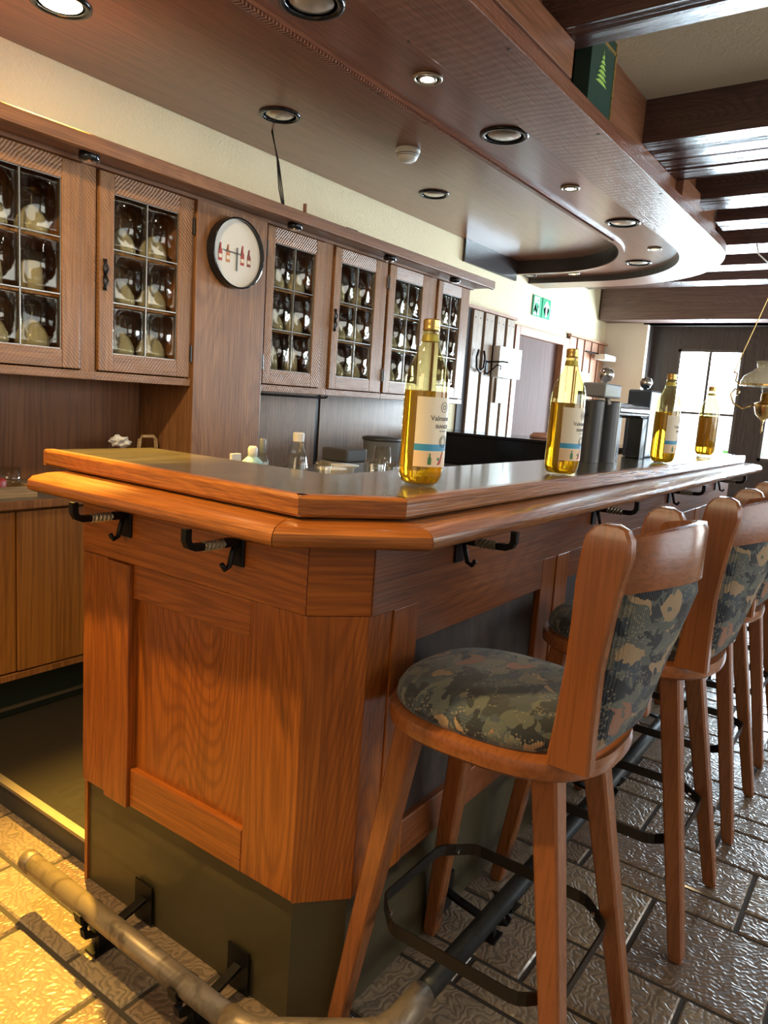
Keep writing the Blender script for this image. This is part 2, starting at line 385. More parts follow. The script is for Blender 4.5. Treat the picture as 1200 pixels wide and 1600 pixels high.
def emis(name, c, s):
    mt, nt, p = newmat(name); setp(p, base=(0, 0, 0), emis=c, emist=s); return mt
LEDON = emis('led_lit', (1, 0.96, 0.88), 90.0); LEDDIM = emis('led_dim', (1, 0.72, 0.25), 4.0); BULBW = emis('bulb_warm', (1, 0.75, 0.4), 12.0)
BULB = plain('lamp_reflector', (0.62, 0.56, 0.48), 0.2, 0.6)
def fabric():
    mt, nt, p = newmat('camouflage_tapestry'); setp(p, rough=0.85, sheen=0.2)
    mp = coords(nt, (1, 1.7, 1.3)); nn = noise(nt, mp, 11, 3, 0.6)
    sv = nt.nodes.new('ShaderNodeVectorMath'); sv.operation = 'SCALE'; sv.inputs['Scale'].default_value = 0.16; nt.links.new(nn.outputs['Color'], sv.inputs[0])
    av = nt.nodes.new('ShaderNodeVectorMath'); av.operation = 'ADD'; nt.links.new(mp.outputs[0], av.inputs[0]); nt.links.new(sv.outputs[0], av.inputs[1])
    vc = nt.nodes.new('ShaderNodeTexVoronoi'); vc.inputs['Scale'].default_value = 21; nt.links.new(av.outputs[0], vc.inputs['Vector'])
    sp3 = nt.nodes.new('ShaderNodeSeparateColor'); nt.links.new(vc.outputs['Color'], sp3.inputs[0])
    r = ramp(nt, [(0.0, (0.016, 0.020, 0.028)), (0.20, (0.085, 0.095, 0.085)), (0.40, (0.045, 0.060, 0.075)), (0.55, (0.15, 0.135, 0.095)),
                  (0.68, (0.028, 0.034, 0.040)), (0.80, (0.11, 0.115, 0.095)), (0.90, (0.27, 0.12, 0.065)), (0.95, (0.33, 0.22, 0.12))], 'CONSTANT')
    nt.links.new(sp3.outputs[0], r.inputs[0])
    m2 = coords(nt, (1, 1, 1)); v = nt.nodes.new('ShaderNodeTexVoronoi'); v.inputs['Scale'].default_value = 170; nt.links.new(m2.outputs[0], v.inputs['Vector'])
    n3 = noise(nt, m2, 26, 2, 0.5)
    gate = ramp(nt, [(0.50, (0.0,)*3), (0.56, (1.0,)*3)], 'LINEAR'); nt.links.new(n3.outputs[0], gate.inputs[0])
    vd = ramp(nt, [(0.25, (0.75,)*3), (0.45, (0.0,)*3)]); nt.links.new(v.outputs['Distance'], vd.inputs[0])
    mm = nt.nodes.new('ShaderNodeMath'); mm.operation = 'MULTIPLY'; nt.links.new(gate.outputs[0], mm.inputs[0]); nt.links.new(vd.outputs[0], mm.inputs[1])
    c = mix(nt, r.outputs[0], (0.24, 0.21, 0.15), mm.outputs[0]); nt.links.new(c, p.inputs['Base Color'])
    w2 = nt.nodes.new('ShaderNodeTexWave'); w2.inputs['Scale'].default_value = 110; w2.inputs['Distortion'].default_value = 3; nt.links.new(m2.outputs[0], w2.inputs[0])
    bump(nt, w2.outputs['Fac'], 0.35, 0.002, p); return mt
FABRIC = fabric()
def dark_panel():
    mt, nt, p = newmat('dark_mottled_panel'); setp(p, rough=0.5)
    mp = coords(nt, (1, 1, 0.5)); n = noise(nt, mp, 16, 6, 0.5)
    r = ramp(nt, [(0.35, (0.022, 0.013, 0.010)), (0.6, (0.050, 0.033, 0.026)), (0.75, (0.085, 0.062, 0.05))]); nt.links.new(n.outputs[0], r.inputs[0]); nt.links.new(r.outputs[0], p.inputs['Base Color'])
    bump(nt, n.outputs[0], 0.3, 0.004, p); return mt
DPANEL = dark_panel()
def tile_mat():
    mt, nt, p = newmat('glazed_relief_tile'); setp(p, coat=0.35, coatr=0.1)
    g = nt.nodes.new('ShaderNodeNewGeometry')
    r = ramp(nt, [(0.0, (0.19, 0.13, 0.095)), (0.35, (0.26, 0.19, 0.13)), (0.7, (0.32, 0.245, 0.165)), (1.0, (0.22, 0.155, 0.115))])
    nt.links.new(g.outputs['Random Per Island'], r.inputs[0])
    tc = nt.nodes.new('ShaderNodeTexCoord'); ad = nt.nodes.new('ShaderNodeVectorMath'); ad.operation = 'ADD'
    sc_ = nt.nodes.new('ShaderNodeVectorMath'); sc_.operation = 'SCALE'; sc_.inputs['Scale'].default_value = 17
    cb = nt.nodes.new('ShaderNodeCombineXYZ')
    nt.links.new(g.outputs['Random Per Island'], cb.inputs[0]); nt.links.new(g.outputs['Random Per Island'], cb.inputs[1]); nt.links.new(cb.outputs[0], sc_.inputs[0])
    nt.links.new(tc.outputs['Object'], ad.inputs[0]); nt.links.new(sc_.outputs[0], ad.inputs[1])
    vr = nt.nodes.new('ShaderNodeVectorRotate'); vr.rotation_type = 'Z_AXIS'; am = nt.nodes.new('ShaderNodeMath'); am.operation = 'MULTIPLY'; am.inputs[1].default_value = 25.0
    nt.links.new(g.outputs['Random Per Island'], am.inputs[0]); nt.links.new(am.outputs[0], vr.inputs['Angle']); nt.links.new(ad.outputs[0], vr.inputs['Vector']); ad = vr
    wv = nt.nodes.new('ShaderNodeTexWave'); wv.inputs['Scale'].default_value = 15.0; wv.inputs['Distortion'].default_value = 16.0; wv.inputs['Detail'].default_value = 2.0
    wv.inputs['Detail Scale'].default_value = 1.6; nt.links.new(ad.outputs[0], wv.inputs[0])
    n = nt.nodes.new('ShaderNodeTexNoise'); n.inputs['Scale'].default_value = 6; n.inputs['Detail'].default_value = 4; nt.links.new(ad.outputs[0], n.inputs['Vector'])
    dk = ramp(nt, [(0.15, (0.62,)*3), (0.6, (1.0,)*3)]); nt.links.new(wv.outputs['Fac'], dk.inputs[0])
    c = mix(nt, r.outputs[0], dk.outputs[0], 1.0, 'MULTIPLY')
    nt.links.new(c, p.inputs['Base Color'])
    rr = ramp(nt, [(0.2, (0.40,)*3), (0.75, (0.22,)*3)]); nt.links.new(wv.outputs['Fac'], rr.inputs[0]); nt.links.new(rr.outputs[0], p.inputs['Roughness'])
    b = bump(nt, wv.outputs['Fac'], 0.28, 0.004, p); bump(nt, n.outputs[0], 0.18, 0.010, p, b); return mt
TILE = tile_mat(); GROUT = plain('floor_grout', (0.045, 0.035, 0.028), 0.85)

# ------------------------------------------------------------------ room shell
X0, X1, Y0, Y1, ZC = -2.6, 8.33, -3.2, 2.98, 2.77
def floor_bm():
    bm = bmesh.new(); box(bm, X0, X1+0.4, Y0, Y1, -0.06, -0.004)
    for f in bm.faces: f.material_index = 1
    x = -0.2; k = 0
    while x < X1-0.02:
        wd = (0.205, 0.21, 0.105, 0.205, 0.315, 0.105)[k % 6]; k += 1
        y = Y0 - random.random()*0.3
        if x > 6.5: wd = 0.21
        while y < Y1:
            L = random.choice((0.205, 0.315, 0.315, 0.42)); g = 0.0035
            if wd > 0.3: L = random.choice((0.205, 0.315))
            a, b, c, d = x+g, x+wd-g, max(Y0, y+g), min(Y1, y+L-g)
            if d-c > 0.02:
                h = 0.0; e = 0.006
                lo = [bm.verts.new(q) for q in ((a,c,-0.006),(b,c,-0.006),(b,d,-0.006),(a,d,-0.006))]
                hi = [bm.verts.new(q) for q in ((a+e,c+e,h),(b-e,c+e,h),(b-e,d-e,h),(a+e,d-e,h))]
                fs = [bm.faces.new(hi)] + [bm.faces.new((lo[i], lo[(i+1) % 4], hi[(i+1) % 4], hi[i])) for i in range(4)]
                for f in fs: f.material_index = 0
            y += L
        x += wd
    return bm
struct('floor', floor_bm(), [TILE, GROUT])
struct('ceiling', BX(X0, X1+0.4, Y0, Y1, ZC, ZC+0.08), CEILP)
struct('wall_back', BX((X0, 6.06, Y1, Y1+0.1, 0, ZC), (7.10, X1+0.4, Y1, Y1+0.1, 0, ZC), (6.06, 7.10, Y1, Y1+0.1, 1.99, ZC)), CREAMW)
# far wall with the alcove of the windows
struct('wall_far', BX((X1, X1+0.1, 2.51, Y1, 0, ZC), (X1, X1+0.1, Y0, 2.51, 2.29, ZC)), WALLP)
WX = 8.62
W = [(1.56, 2.23), (0.62, 1.30), (-0.35, 0.33), (-1.4, -0.7)]
bm = bmesh.new()
box(bm, X1+0.08, WX, 2.51, 2.56, 0, 2.33); box(bm, X1, WX, Y0, 2.56, 2.29, 2.33)
box(bm, WX-0.0, WX+0.05, Y0, 2.56, 0, 0.92); box(bm, WX, WX+0.05, Y0, 2.56, 2.06, 2.33)
ys = [2.56] + [v for a, b in W for v in (b, a)] + [Y0]
for i in range(0, len(ys), 2): box(bm, WX, WX+0.05, ys[i+1], ys[i], 0.92, 2.06)
struct('wall_alcove', bm, wood('alcove_dark_wood', (0.075, 0.055, 0.05), (0.045, 0.033, 0.03), 'z', 0.4, 0.2))
FRAMEW = wood('window_frame_wood', (0.12, 0.10, 0.09), (0.08, 0.065, 0.06), 'z', 0.4)
for i, (a, b) in enumerate(W):
    bm = BX((WX-0.01, WX+0.04, a, a+0.03, 0.92, 2.06), (WX-0.01, WX+0.04, b-0.03, b, 0.92, 2.06), (WX-0.01, WX+0.04, a, b, 0.92, 0.95), (WX-0.01, WX+0.04, a, b, 2.03, 2.06),
            (WX, WX+0.03, (a+b)/2-0.014, (a+b)/2+0.014, 0.92, 2.06), (WX, WX+0.03, a, b, 1.36, 1.385))
    o = struct('window_%d' % (i+1), bm, FRAMEW)
    part('pane', BX(WX+0.012, WX+0.018, a+0.02, b-0.02, 0.94, 2.04), GLASS, o)
bm = bmesh.new(); box(bm, X0, X1+0.4, Y0-0.1, Y0, 0, 0.95); box(bm, X0, X1+0.4, Y0-0.1, Y0, 2.35, ZC)
for a, b in ((X0, 0.6), (3.4, 4.2), (7.0, X1+0.4)): box(bm, a, b, Y0-0.1, Y0, 0.95, 2.35)
struct('wall_right', bm, WALLP)
struct('wall_near', BX(X0-0.1, X0, Y0, Y1, 0, ZC), WALLP)

# beams under the ceiling
bl = ['dark ceiling beam beyond the frame above the near end of the bar', 'first dark ceiling beam from the camera, cut by the top edge of the photo',
      'broad dark ceiling beam with deeply grooved glossy underside', 'third dark ceiling beam, just behind the broad grooved one',
      'fourth dark ceiling beam counted from the camera', 'fifth dark ceiling beam counted from the camera', 'sixth dark ceiling beam counted from the camera', 'last dark ceiling beam before the far wall beam']
def beam_bm(a, b, y0, y1, z0, z1, n):
    """grooved underside: hand-hewn ridges running along the beam"""
    bm = bmesh.new(); N = max(6, int((b-a)/0.016)); pts = []
    for i in range(N+1):
        x = a + (b-a)*i/N; pts.append((x, y0, z0 + (0.004*random.random() if i % 2 else 0.0) + 0.004*random.random()))
    pts = [(a, y0, z1)] + pts + [(b, y0, z1)]
    A = [bm.verts.new(q) for q in pts]; B = [bm.verts.new((q[0], y1, q[2])) for q in pts]; n_ = len(A)
    for i in range(n_): bm.faces.new((A[i], A[(i+1) % n_], B[(i+1) % n_], B[i]))
    bmesh.ops.triangulate(bm, faces=[bm.faces.new(A[::-1]), bm.faces.new(B)])
    return bm
for lb, (a, b) in zip(bl[1:], ((2.50, 2.66), (3.68, 4.30), (4.70, 4.96), (5.27, 5.52), (5.98, 6.28), (6.72, 6.98), (7.42, 7.68))):
    ye = 1.238 if a < 5.6 else 2.98
    solo('ceiling_beam', beam_bm(a, b, Y0, ye, 2.573, ZC, 0), BEAM, lb, 'beam', (a, 0, 2.573), 'dark ceiling beams across the room')
solo('wall_beam', BX(8.05, 8.33, -3.2, 2.96, 2.305, 2.69), BEAMF, 'thick greyish brown beam along the far wall above the window alcove', 'beam', (8.05, 0, 2.305), bevel=0.01)

# ------------------------------------------------------------------ bar counter
A_ = (1.026, 1.608); B_ = (1.026, 0.884); C_ = (1.118, 0.80); D_ = (4.45, 0.80)
bar = thing('bar_counter', 'orange oak bar counter with chamfered corner, framed panels and dark glossy top', 'bar counter', (1.1, 0.9, 0))
def faced(plan, z0, z1, t0, t1):
    return sweep(bmesh.new(), plan, [(t0, z0), (t1, z0), (t1, z1), (t0, z1)])
plan = [A_, B_, C_, D_]
part('kick_board', faced([(1.04, 1.605), (1.04, 0.892), (1.122, 0.815), (4.42, 0.815)], 0, 0.31, 0, 0.05), KICK, bar)
part('body', faced(plan, 0.30, 1.06, 0.022, 0.10), OAK_V, bar)
part('frieze', faced([A_, B_], 0.889, 1.06, -0.004, 0.03), OAK_H, bar, bevel=0.002)
part('frieze', faced([B_, C_], 0.889, 1.06, -0.004, 0.03), OAK_C, bar, bevel=0.002)
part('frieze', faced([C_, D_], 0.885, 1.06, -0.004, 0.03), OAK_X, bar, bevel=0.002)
part('corner_post', faced([(1.026, 1.03), B_], 0.289, 0.887, 0.0, 0.03), OAK_V, bar, bevel=0.002)
part('corner_post', faced([B_, C_], 0.285, 0.887, 0.0, 0.03), OAK_V, bar, bevel=0.002)
part('end_stile', BX(1.024, 1.05, 1.509, 1.608, 0.289, 0.887), OAK_V, bar, bevel=0.002)
part('end_stile', BX(1.014, 1.05, 1.412, 1.503, 0.287, 0.887), OAK_V, bar, bevel=0.003)
part('top_rail', BX(1.026, 1.05, 1.03, 1.412, 0.809, 0.887), OAK_H, bar, bevel=0.002)
part('bottom_rail', BX(1.024, 1.052, 1.03, 1.412, 0.289, 0.386), OAK_H, bar, bevel=0.003)
part('panel', BX(1.040, 1.055, 1.03, 1.412, 0.38, 0.815), OAK_V, bar)
part('kick_trim', BX(1.034, 1.05, 1.600, 1.612, 0, 0.29), OAK_V, bar)
# long side bays
part('long_stile', BX(1.118, 1.198, 0.802, 0.83, 0.285, 0.885), OAK_V, bar, bevel=0.002)
part('long_stile', BX(1.198, 1.29, 0.798, 0.83, 0.285, 0.885), OAK_V, bar, bevel=0.002)
xb = 1.29
for k in range(4):
    x1 = xb+0.654 if k < 3 else 4.40
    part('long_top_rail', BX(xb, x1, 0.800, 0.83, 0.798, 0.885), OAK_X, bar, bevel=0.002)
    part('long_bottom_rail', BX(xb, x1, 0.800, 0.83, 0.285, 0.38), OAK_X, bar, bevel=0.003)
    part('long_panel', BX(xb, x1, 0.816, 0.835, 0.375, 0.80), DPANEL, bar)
    if k < 3:
        part('long_stile', BX(x1, x1+0.095, 0.800, 0.83, 0.285, 0.885), OAK_V, bar, bevel=0.002)
        part('long_stile', BX(x1+0.099, x1+0.194, 0.797, 0.83, 0.285, 0.885), OAK_V, bar, bevel=0.003)
    xb = x1+0.194
part('long_stile', BX(4.40, 4.45, 0.80, 0.83, 0.285, 0.885), OAK_V, bar)
part('end_panel', BX(4.42, 4.45, 0.83, 1.10, 0, 1.06), OAK_V, bar)
# slab (drawn with its oak lipping) and the cushion rail round it
SO = [(0.990, 1.727), (0.965, 0.863), (1.122, 0.737), (4.53, 0.743)]
SI = [(4.53, 1.075), (1.295, 1.062), (1.30, 1.727)]
inner = [(1.014, 1.715), (0.989, 0.8745), (1.131, 0.763), (4.515, 0.769)]
part('counter_top', prism(bmesh.new(), inner + [(4.515, 1.075), (1.295, 1.062), (1.30, 1.715)], 1.085, 1.1255), SLAB, bar)
lip = [(0, 1.092), (0.004, 1.087), (0.026, 1.087), (0.026, 1.1260), (0.006, 1.1260), (0.0, 1.120)]
part('top_edge', sweep(bmesh.new(), SO[:2], lip), OAK_RAIL, bar, autos=True)
part('top_edge', sweep(bmesh.new(), SO[1:3], lip), OAK_RAILC, bar, autos=True)
part('top_edge', sweep(bmesh.new(), SO[2:], lip), OAK_RAILX, bar, autos=True)
part('top_edge', sweep(bmesh.new(), [(1.30, 1.7275), (0.99, 1.7275)], [(0, 1.087), (0.012, 1.087), (0.012, 1.1235), (0, 1.1235)]), OAK_RAILX, bar, autos=True)
RO = [(0.893, 1.63), (0.893, 0.855), (1.100, 0.660), (4.60, 0.660)]
def joint_sweep(poly, i):
    """one mitred length of the rail, cut from the full run so that the mitres match"""
    prof = [(0.014, 1.040), (0.003, 1.046), (0.0, 1.055), (0.003, 1.066), (0.014, 1.075), (0.05, 1.081), (0.14, 1.083), (0.14, 1.046), (0.06, 1.038)]
    V2 = [Vector(p) for p in poly]; bm = bmesh.new(); rings = []
    for j in (i, i+1):
        d1 = (V2[j]-V2[j-1]).normalized() if j > 0 else (V2[1]-V2[0]).normalized()
        d2 = (V2[j+1]-V2[j]).normalized() if j < len(V2)-1 else d1
        n1 = Vector((-d1.y, d1.x)); n2 = Vector((-d2.y, d2.x)); mm = n1+n2; mm = mm/mm.dot(n1)
        dd = (V2[i+1]-V2[i]).normalized()*(0.0008 if j == i else -0.0008)
        rings.append([bm.verts.new((V2[j].x+mm.x*o+dd.x, V2[j].y+mm.y*o+dd.y, z)) for o, z in prof])
    k = len(prof)
    for j in range(k): bm.faces.new((rings[0][j], rings[0][(j+1) % k], rings[1][(j+1) % k], rings[1][j]))
    bm.faces.new(rings[0][::-1]); bm.faces.new(rings[1]); return bm
part('hand_rail', joint_sweep(RO, 0), OAK_RAIL, bar, autos=True)
part('hand_rail', joint_sweep(RO, 1), OAK_RAILC, bar, autos=True)
part('hand_rail', joint_sweep(RO, 2), OAK_RAILX, bar, autos=True)
part('inner_deck', BX((1.30, 4.40, 0.90, 1.62, 0.88, 0.92), (1.12, 1.30, 0.92, 1.60, 0.88, 0.92)), METALS, bar)
part('inner_base', BX(1.32, 4.36, 1.00, 1.55, 0.08, 0.88), TOEK, bar)

# rail hooks
def twist_bar(bm, p0, p1, w_, turns, n=24):
    p0, p1 = Vector(p0), Vector(p1); t = (p1-p0).normalized(); s = t.cross(Vector((0, 0, 1))).normalized(); u = s.cross(t); rings = []
    for i in range(n+1):
        a = turns*2*PI*i/n; c = p0.lerp(p1, i/n)
        rings.append([bm.verts.new(c + (s*math.cos(a+k*PI/2) + u*math.sin(a+k*PI/2))*w_) for k in range(4)])
    for A, B in zip(rings, rings[1:]):
        for k in range(4): bm.faces.new((A[k], A[(k+1) % 4], B[(k+1) % 4], B[k]))
    bm.faces.new(rings[0][::-1]); bm.faces.new(rings[-1]); return bm
def rail_hook(x, y, d, lab):
    """d: outward direction in plan from the frieze"""
    t = thing('rail_bracket', lab, 'bracket', (x, y, 0.97), 'wrought iron brackets under the bar rail')
    dx, dy = d; px, py = -dy, dx
    def P(o, z, s=0.0): return (x+dx*o+px*s, y+dy*o+py*s, z)
    bm = bmesh.new()
    extrude_dir(bm, [P(0.001, 0.952, -0.018), P(0.001, 0.952, 0.018), P(0.001, 1.045, 0.018), P(0.001, 1.045, -0.018)], (dx*0.006, dy*0.006, 0))
    part('wall_plate', bm, IRON, t, bevel=0.002)
    bm = tube(bmesh.new(), [P(0.006, 1.004), P(0.045, 1.004)], 0.009, flat=(0.016, 0.016)); part('arm', bm, IRON, t)
    part('twisted_section', twist_bar(bmesh.new(), P(0.045, 1.004), P(0.095, 1.004), 0.011, 1.25), IRONW, t, label='worn twisted middle of the arm')
    bm = tube(bmesh.new(), [P(0.095, 1.004), P(0.118, 1.005), P(0.130, 1.010), P(0.135, 1.020), P(0.135, 1.042)], 0.008, flat=(0.014, 0.014)); part('arm_end', bm, IRON, t)
    bm = tube(bmesh.new(), [P(0.010, 1.006), P(0.020, 0.978), P(0.026, 0.955), P(0.038, 0.950), P(0.046, 0.962)], 0.0055, 8); part('coat_hook', bm, IRON, t, smooth=True)
    for s in (-0.009, 0.009):
        part('screw', lathe(bmesh.new(), [(0.004, 0), (0.004, 0.002)], 8, (x+dx*0.008, y+dy*0.008+0.0, 0.972+abs(s)*3), 'x' if abs(dx) > 0.5 else 'y'), STEELB, t)
    return t
rail_hook(1.022, 1.43, (-1, 0), 'wrought iron bracket under the short rail, left of the pair')
rail_hook(1.022, 1.065, (-1, 0), 'wrought iron bracket under the short rail, nearest the mitred corner')
rail_hook(1.435, 0.796, (0, -1), 'wrought iron bracket under the long rail, nearest the corner')
rail_hook(2.30, 0.796, (0, -1), 'second wrought iron bracket under the long rail, above the second stool')
rail_hook(3.20, 0.796, (0, -1), 'third wrought iron bracket under the long rail, behind the stools')
rail_hook(4.10, 0.796, (0, -1), 'last wrought iron bracket under the long rail by the far end')

# ------------------------------------------------------------------ foot rail
fr = thing('foot_rail', 'round metal foot rail, worn grey on the short side and black along the stools', 'foot rail', (0.88, 1.2, 0))
ZP = 0.12
part('end_cap', lathe(bmesh.new(), [(0.020, 0), (0.026, 0.004), (0.026, 0.03), (0.024, 0.034)], 20, (0.888, 1.595, ZP), 'y'), PIPEW, fr, smooth=True)
part('pipe', tube(bmesh.new(), [(0.888, 1.61, ZP), (0.880, 0.89, ZP)], 0.0235, 20), PIPEW, fr, smooth=True)
part('elbow', tube(bmesh.new(), [(0.880, 0.90, ZP), (0.880, 0.865, ZP), (0.892, 0.83, ZP), (1.015, 0.677, ZP), (1.045, 0.653, ZP), (1.08, 0.644, ZP), (1.17, 0.644, ZP)], 0.0275, 20), PIPEW, fr, smooth=True)
part('pipe', tube(bmesh.new(), [(1.16, 0.644, ZP), (4.5, 0.64, ZP)], 0.0235, 20), PIPEB, fr, smooth=True, label='black pipe along the stools')
for k, (px, py, d) in enumerate(((0.883, 1.36, (1, 0)), (0.880, 1.03, (1, 0)), (1.55, 0.644, (0, 1)), (2.35, 0.643, (0, 1)), (3.15, 0.642, (0, 1)), (3.95, 0.641, (0, 1)))):
    dx, dy = d; m_ = IRON
    wall = 1.034 if dx else 0.812
    def Q(o, z, s=0): return (px+dx*o - dy*s, py+dy*o + dx*s, z)
    L = (wall-px) if dx else (wall-py)
    bm = tube(bmesh.new(), [Q(0, ZP-0.03), Q(-0.012, ZP-0.045), Q(-0.01, ZP-0.062), Q(0.012, ZP-0.070), Q(0.03, ZP-0.070)], 0.008, flat=(0.018, 0.010))
    tube(bm, [Q(0.03, ZP-0.062), Q(0.03, 0.0)], 0.01, flat=(0.018, 0.018))
    tube(bm, [Q(-0.028, ZP+0.004), Q(-0.024, ZP-0.02), Q(0, ZP-0.032), Q(0.024, ZP-0.02), Q(0.028, ZP+0.004)], 0.005, flat=(0.026, 0.005))
    tube(bm, [Q(0.03, 0.035), Q(L-0.04, 0.052), Q(L, 0.062)], 0.008, flat=(0.022, 0.010))
    br = part('bracket', bm, m_, fr, bevel=0.001)
    bm = bmesh.new(); extrude_dir(bm, [Q(L-0.004, 0.004, -0.032), Q(L-0.004, 0.004, 0.032), Q(L-0.004, 0.105, 0.032), Q(L-0.004, 0.105, -0.032)], (dx*0.005, dy*0.005, 0))
    part('wall_plate', bm, m_, br)
    part('floor_foot', BX(Q(0.03, 0)[0]-0.025, Q(0.03, 0)[0]+0.025, Q(0.03, 0)[1]-0.02, Q(0.03, 0)[1]+0.02, 0.0, 0.006), m_, br)

# ------------------------------------------------------------------ platform behind the bar
struct('floor_behind_bar', BX(1.075, 5.3, 1.62, 2.98, 0, 0.075), MAT)
struct('trim_1', BX(1.060, 1.085, 1.625, 2.98, 0.070, 0.080), METALS)
struct('trim_2', BX(1.066, 1.076, 1.625, 2.98, 0, 0.070), KICKD)

# ------------------------------------------------------------------ back counter
bc = thing('base_cabinet', 'brown oak base cabinet with plain doors below the grey back worktop', 'cabinet', (0.2, 2.46, 0))
part('body', BX(0.2, 4.55, 2.475, 2.975, 0.235, 0.845), LOWC, bc)
part('plinth', BX(0.2, 4.55, 2.52, 2.96, 0.0, 0.235), TOEK, bc)
part('plinth_strip', BX(0.2, 4.55, 2.512, 2.522, 0.10, 0.112), METALS, bc)
x = 0.33; k = 0
while x < 4.1:
    wd = 0.49
    part('door', BX(x+0.002, x+wd-0.002, 2.455 + 0.005*(k % 2), 2.475, 0.262, 0.835), LOWC, bc, bevel=0.002); x += wd; k += 1
part('bottom_strip', BX(0.2, 4.55, 2.452, 2.478, 0.235, 0.256), CAB_P, bc)
wt = thing('back_worktop', 'greyish green worktop with brown wooden edge on the back cabinets', 'worktop', (0.2, 2.45, 0.845))
part('top', BX(0.2, 4.56, 2.45, 2.975, 0.852, 0.875), plain('grey_worktop', (0.17, 0.155, 0.12), 0.3, coat=0.3), wt)
part('edge', BX(0.2, 4.56, 2.436, 2.45, 0.846, 0.876), CAB_P, wt, bevel=0.003)

# niche boards
solo('splash_board', BX(0.2, 2.165, 2.955, 2.975, 0.876, 1.299), NICHE, 'plain brown wooden back board in the niche below the left glass cabinets', 'back board', (0.2, 2.955, 0.876))
sb = thing('splash_board', 'pale streaky wooden back board below the right glass cabinets with a dark slit', 'back board', (2.59, 2.955, 0.876))
part('board', BX(2.60, 3.42, 2.955, 2.972, 0.876, 1.30), NICHE2, sb)
part('board', BX(3.46, 4.545, 2.955, 2.972, 0.876, 1.30), NICHE2, sb)
part('slit', BX(3.42, 3.46, 2.962, 2.972, 0.876, 1.30), BLACK, sb)

# ------------------------------------------------------------------ glass cabinets
YF = 2.60
def diamond(*a): pass
def make_pane(x0, x1, z0, z1, y):
    """bulged moulded pane"""
    bm = bmesh.new(); N = 10; g = [[None]*(N+1) for _ in range(N+1)]
    for i in range(N+1):
        for j in range(N+1):
            u, v = i/N*2-1, j/N*2-1; r = min(1, math.hypot(u, v)); h = 0.016*(math.cos(PI*r)+1)/2
            g[i][j] = (x0+(x1-x0)*i/N, y-h, z0+(z1-z0)*j/N)
    F = [[bm.verts.new(q) for q in row] for row in g]; K = [[bm.verts.new((q[0], q[1]+0.003, q[2])) for q in row] for row in g]
    for i in range(N):
        for j in range(N):
            bm.faces.new((F[i][j], F[i+1][j], F[i+1][j+1], F[i][j+1])); bm.faces.new((K[i][j], K[i][j+1], K[i+1][j+1], K[i+1][j]))
    for i in range(N):
        bm.faces.new((F[i][0], K[i][0], K[i+1][0], F[i+1][0])); bm.faces.new((F[i][N], F[i+1][N], K[i+1][N], K[i][N]))
        bm.faces.new((F[0][i], F[0][i+1], K[0][i+1], K[0][i])); bm.faces.new((F[N][i], K[N][i], K[N][i+1], F[N][i+1]))
    return bm
